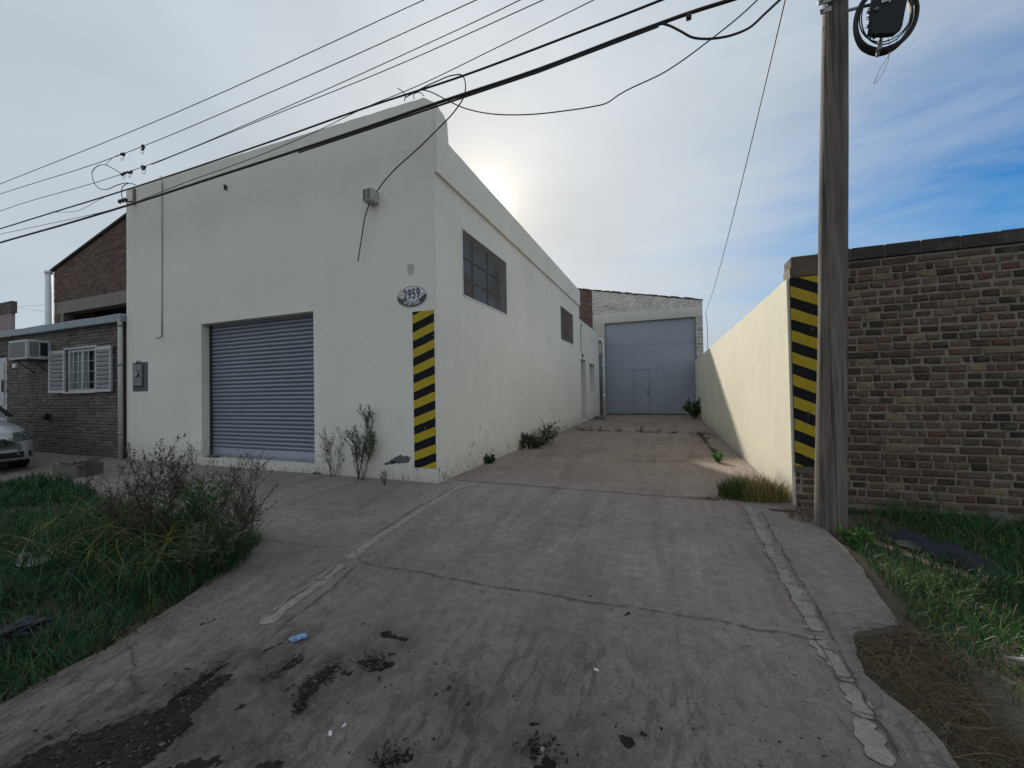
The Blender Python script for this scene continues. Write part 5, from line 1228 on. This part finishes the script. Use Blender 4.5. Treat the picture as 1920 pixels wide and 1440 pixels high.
crumple('rubble_stone', gp(1872, 985)+Vector((0, 0, .05)), (.15, .09, .07), M['stone'], 'rough rubble stone at the foot of the brick wall', 'stone', 41, 3, .35, 1.5)
crumple('rubble_stone', gp(1905, 1032)+Vector((.1, 0, .03)), (.22, .14, .035), M['stone'], 'flat pale concrete slab piece in the right grass', 'stone', 43, 3, .3, 1.2)
crumple('rubble_stone', Vector((1.62, 2.55, -.06)), (.16, .035, .03), M['strip'], 'small pale stone at the edge of the right verge', 'stone', 44, 3, .3, 1.2)
mb = MB(); a = C3(1462, 957, .008); mb.bbox(a.x-.09, a.x+.11, a.y-.006, a.y+.004, a.z-.008, a.z+.004, M['stem'], .002); mb.bbox(a.x-.07, a.x+.13, a.y-.03, a.y-.02, a.z-.008, a.z+.004, M['stem'], .002); tag(mb.build('stick', None, a), 'dark thin stick lying at the end of the cream wall', 'stick')
a = gp(92, 890); mb = MB(); mb.bbox(-9.75, -9.0, 3.50, 3.85, -.05, .17, M['brick_dark'], .02); mb.bbox(-9.5, -9.06, 3.48, 3.70, .171, .20, M['mortar_dark'], .01); tag(mb.build('masonry_chunk', None, (-9.4, 3.7, 0)), 'broken chunk of brick masonry on the ground by the silver car', 'rubble')
mb = MB(); mb.bbox(-7.86, -7.62, FY+.02, FY+.11, .135, .165, M['stone'], .008); tag(mb.build('stone_shard', None, (-7.7, FY, .13)), 'flat grey shard on the sill at the left of the shutter', 'stone')
a = at(93, 785, FY); plant('wall_weed', (a.x, FY+.0, a.z-.05), .16, 1.2, 8, 'dark little plant growing out of the brick house wall', M['leaf_dry'], leaf=.06, lw=.5, ldens=16, nb=2, seed=90, sub=2, lean=(0, -1))
# brackets and debris by the annex
mb = MB(); mb.bbox(-2.8, -2.4, 16.4, 16.8, -.01, .12, M['stone'], .02); mb.bbox(-2.7, -2.1, 16.1, 16.3, -.01, .03, M['rag'], .01); tag(mb.build('debris', None, (-2.6, 16.5, 0)), 'small heap of dark debris by the annex door', 'debris')

# ------------------------------------------------------------------ PARKED CAR (nose pokes into the left edge)
CX, CY = -10.80, 2.95; CZG = zg(-12, CY)
CAR = thing('parked_car', (CX-2.1, CY, CZG), 'silver car parked on the sidewalk before the brick house, nose at the left edge', 'car')
def carpt(x, y, z): return (CX-x, CY+y, CZG+z)       # x measured back from the nose
def lerpv(tab, x, k=1):
    return lerp([(t[0], t[k]) for t in tab], x)
# x back, half width, bonnet/roof height, sill height
ST = [(0.0, .50, .62, .34), (.04, .62, .70, .26), (.12, .72, .78, .22), (.28, .80, .85, .20), (.5, .83, .91, .20), (.9, .845, .96, .20), (1.25, .85, 1.0, .20), (2.2, .86, 1.02, .20), (3.3, .855, 1.03, .22), (3.9, .82, 1.02, .24), (4.15, .76, .96, .28), (4.25, .66, .80, .34)]
def body():
    mb = MB(); vs = []; fs = []; n = 22; xs_ = []
    x = 0
    while x < 4.2501: xs_.append(x); x += .03 if x < .5 else .0625
    for x in xs_:
        w, t, s = lerpv(ST, x, 1), lerpv(ST, x, 2), lerpv(ST, x, 3)
        ring = []
        for k in range(n):                       # rounded section, sill to bonnet to sill
            a_ = math.pi*k/(n-1); c_, s_ = math.cos(a_), math.sin(a_)
            yy = w*(abs(c_)**.45)*(1 if c_ > 0 else -1); zz = s+(t-s)*(abs(s_)**.55)
            wheel = min(abs(x-.78), abs(x-3.35))
            if wheel < .34 and abs(yy) > w*.80: zz = max(zz, .02+math.sqrt(max(0, .34**2-wheel**2))+.30)
            crown = .02*math.cos(yy/w*math.pi) if x < 1.3 else 0
            ring.append(carpt(x, yy, zz+(crown if s_ > .9 else 0)))
        vs += ring
    m_ = len(xs_)
    for i in range(m_-1):
        for k in range(n-1): fs.append((i*n+k, i*n+k+1, (i+1)*n+k+1, (i+1)*n+k))
        fs.append((i*n+n-1, i*n, (i+1)*n, (i+1)*n+n-1))
    fs += [tuple(range(n)), tuple((m_-1)*n+k for k in range(n-1, -1, -1))]
    mb.add(vs, fs, M['car'], True); return mb
BD = body().build('body', CAR, (CX-2, CY, CZG))
mb = MB(); cab = [(1.15, .98, .76), (1.75, 1.40, .60), (2.2, 1.47, .60), (3.0, 1.46, .60), (3.55, 1.36, .60), (4.0, 1.02, .72)]
vs = []
for x, z, w in cab: vs += [carpt(x, -w, z), carpt(x, w, z), carpt(x, .80, .99), carpt(x, -.80, .99)]
n_ = len(cab); mb.add(vs, [(i*4+k, i*4+(k+1) % 4, (i+1)*4+(k+1) % 4, (i+1)*4+k) for i in range(n_-1) for k in range(4)]+[(0, 1, 2, 3), (n_*4-1, n_*4-2, n_*4-3, n_*4-4)], M['glass_dark']); mb.build('windows', CAR, (CX-2, CY, CZG))
mb = MB(); vs = []
for x, z, w in cab[1:5]: vs += [carpt(x, -w-.01, z-.02), carpt(x, -w*.8, z+.03), carpt(x, w*.8, z+.03), carpt(x, w+.01, z-.02)]
mb.add(vs, [(i*4+k, i*4+k+1, (i+1)*4+k+1, (i+1)*4+k) for i in range(3) for k in range(3)], M['car'], True); 
for s_ in (-1, 1): mb.tube([carpt(1.12, s_*.78, .99), carpt(1.75, s_*.61, 1.40)], .025, M['rubber'], 6); mb.tube([carpt(2.6, s_*.80, 1.0), carpt(2.6, s_*.61, 1.46)], .03, M['car'], 6); mb.tube([carpt(4.02, s_*.75, 1.0), carpt(3.55, s_*.61, 1.37)], .035, M['car'], 6)
mb.build('roof', CAR, (CX-2, CY, CZG))
def front_x(y, z):                                   # where the nose surface is at a given y, z
    for i in range(80):
        x = i*.01; w, t, s = lerpv(ST, x, 1), lerpv(ST, x, 2), lerpv(ST, x, 3)
        if abs(y) < w:
            # inverse of the section curve
            a_ = math.acos(min(1, (abs(y)/w)**(1/.45))); zz = s+(t-s)*(math.sin(a_)**.55)
            if zz >= z >= s: return x
    return .6
def patch(name, outline, m, proud, parent, nu=10, nv=6, label=None):
    """skin patch following the nose: outline = (y0,y1,zlow(y),zhigh(y))"""
    y0, y1, zl, zh = outline; mb = MB(); vs = []
    for i in range(nu+1):
        y = y0+(y1-y0)*i/nu
        for j in range(nv+1):
            z = zl(y)+(zh(y)-zl(y))*j/nv; vs.append(carpt(front_x(y, z)-proud, y, z))
    mb.add(vs, [(i*(nv+1)+j, (i+1)*(nv+1)+j, (i+1)*(nv+1)+j+1, i*(nv+1)+j+1) for i in range(nu) for j in range(nv)], m, True)
    return mb.build(name, parent, (CX, CY, CZG))
patch('grille', (-.36, .36, lambda y: .50+.05*abs(y), lambda y: .625-.02*abs(y)), M['dark'], .012, CAR)
patch('lower_intake', (-.45, .45, lambda y: .27, lambda y: .37), M['dark'], .010, CAR)
for s_ in (-1, 1):
    patch('headlight', (s_*.46, s_*.76, lambda y: .55+.10*(abs(y)-.46), lambda y: .715+.08*(abs(y)-.46)), M['lens'], .010, CAR)
    mb = MB(); cxw = .78
    def wheel(cx_, s__):
        w_ = MB(); b = bmesh.new()
        w_.tube([carpt(cx_, s__*.66, .30), carpt(cx_, s__*.67, .30), carpt(cx_, s__*.82, .30), carpt(cx_, s__*.83, .30)], [.25, .30, .30, .25], M['rubber'], 28)
        o = w_.build('wheel', CAR, carpt(cx_, s__*.74, .30)); r_ = MB(); r_.tube([carpt(cx_, s__*.82, .30), carpt(cx_, s__*.84, .30)], [.19, .17], M['galv'], 20); r_.build('rim', o, carpt(cx_, s__*.82, .3))
    wheel(.78, s_); wheel(3.35, s_)
patch('bumper_skirt', (-.70, .70, lambda y: .27, lambda y: .375), M['rubber'], .016, CAR)
mb = MB(); mb.box(CX-4.0, CX-.3, CY-.6, CY+.6, CZG+.16, CZG+.26, M['rubber']); mb.build('underbody', CAR, (CX-2, CY, CZG))
mb = MB()
for k in range(3): mb.tube([carpt(front_x(y, .525+.035*k)-.016, y, .525+.035*k) for y in [-.34+.068*i for i in range(11)]], .006, M['galv'], 5)
mb.build('grille_bar', CAR, (CX, CY, CZG))
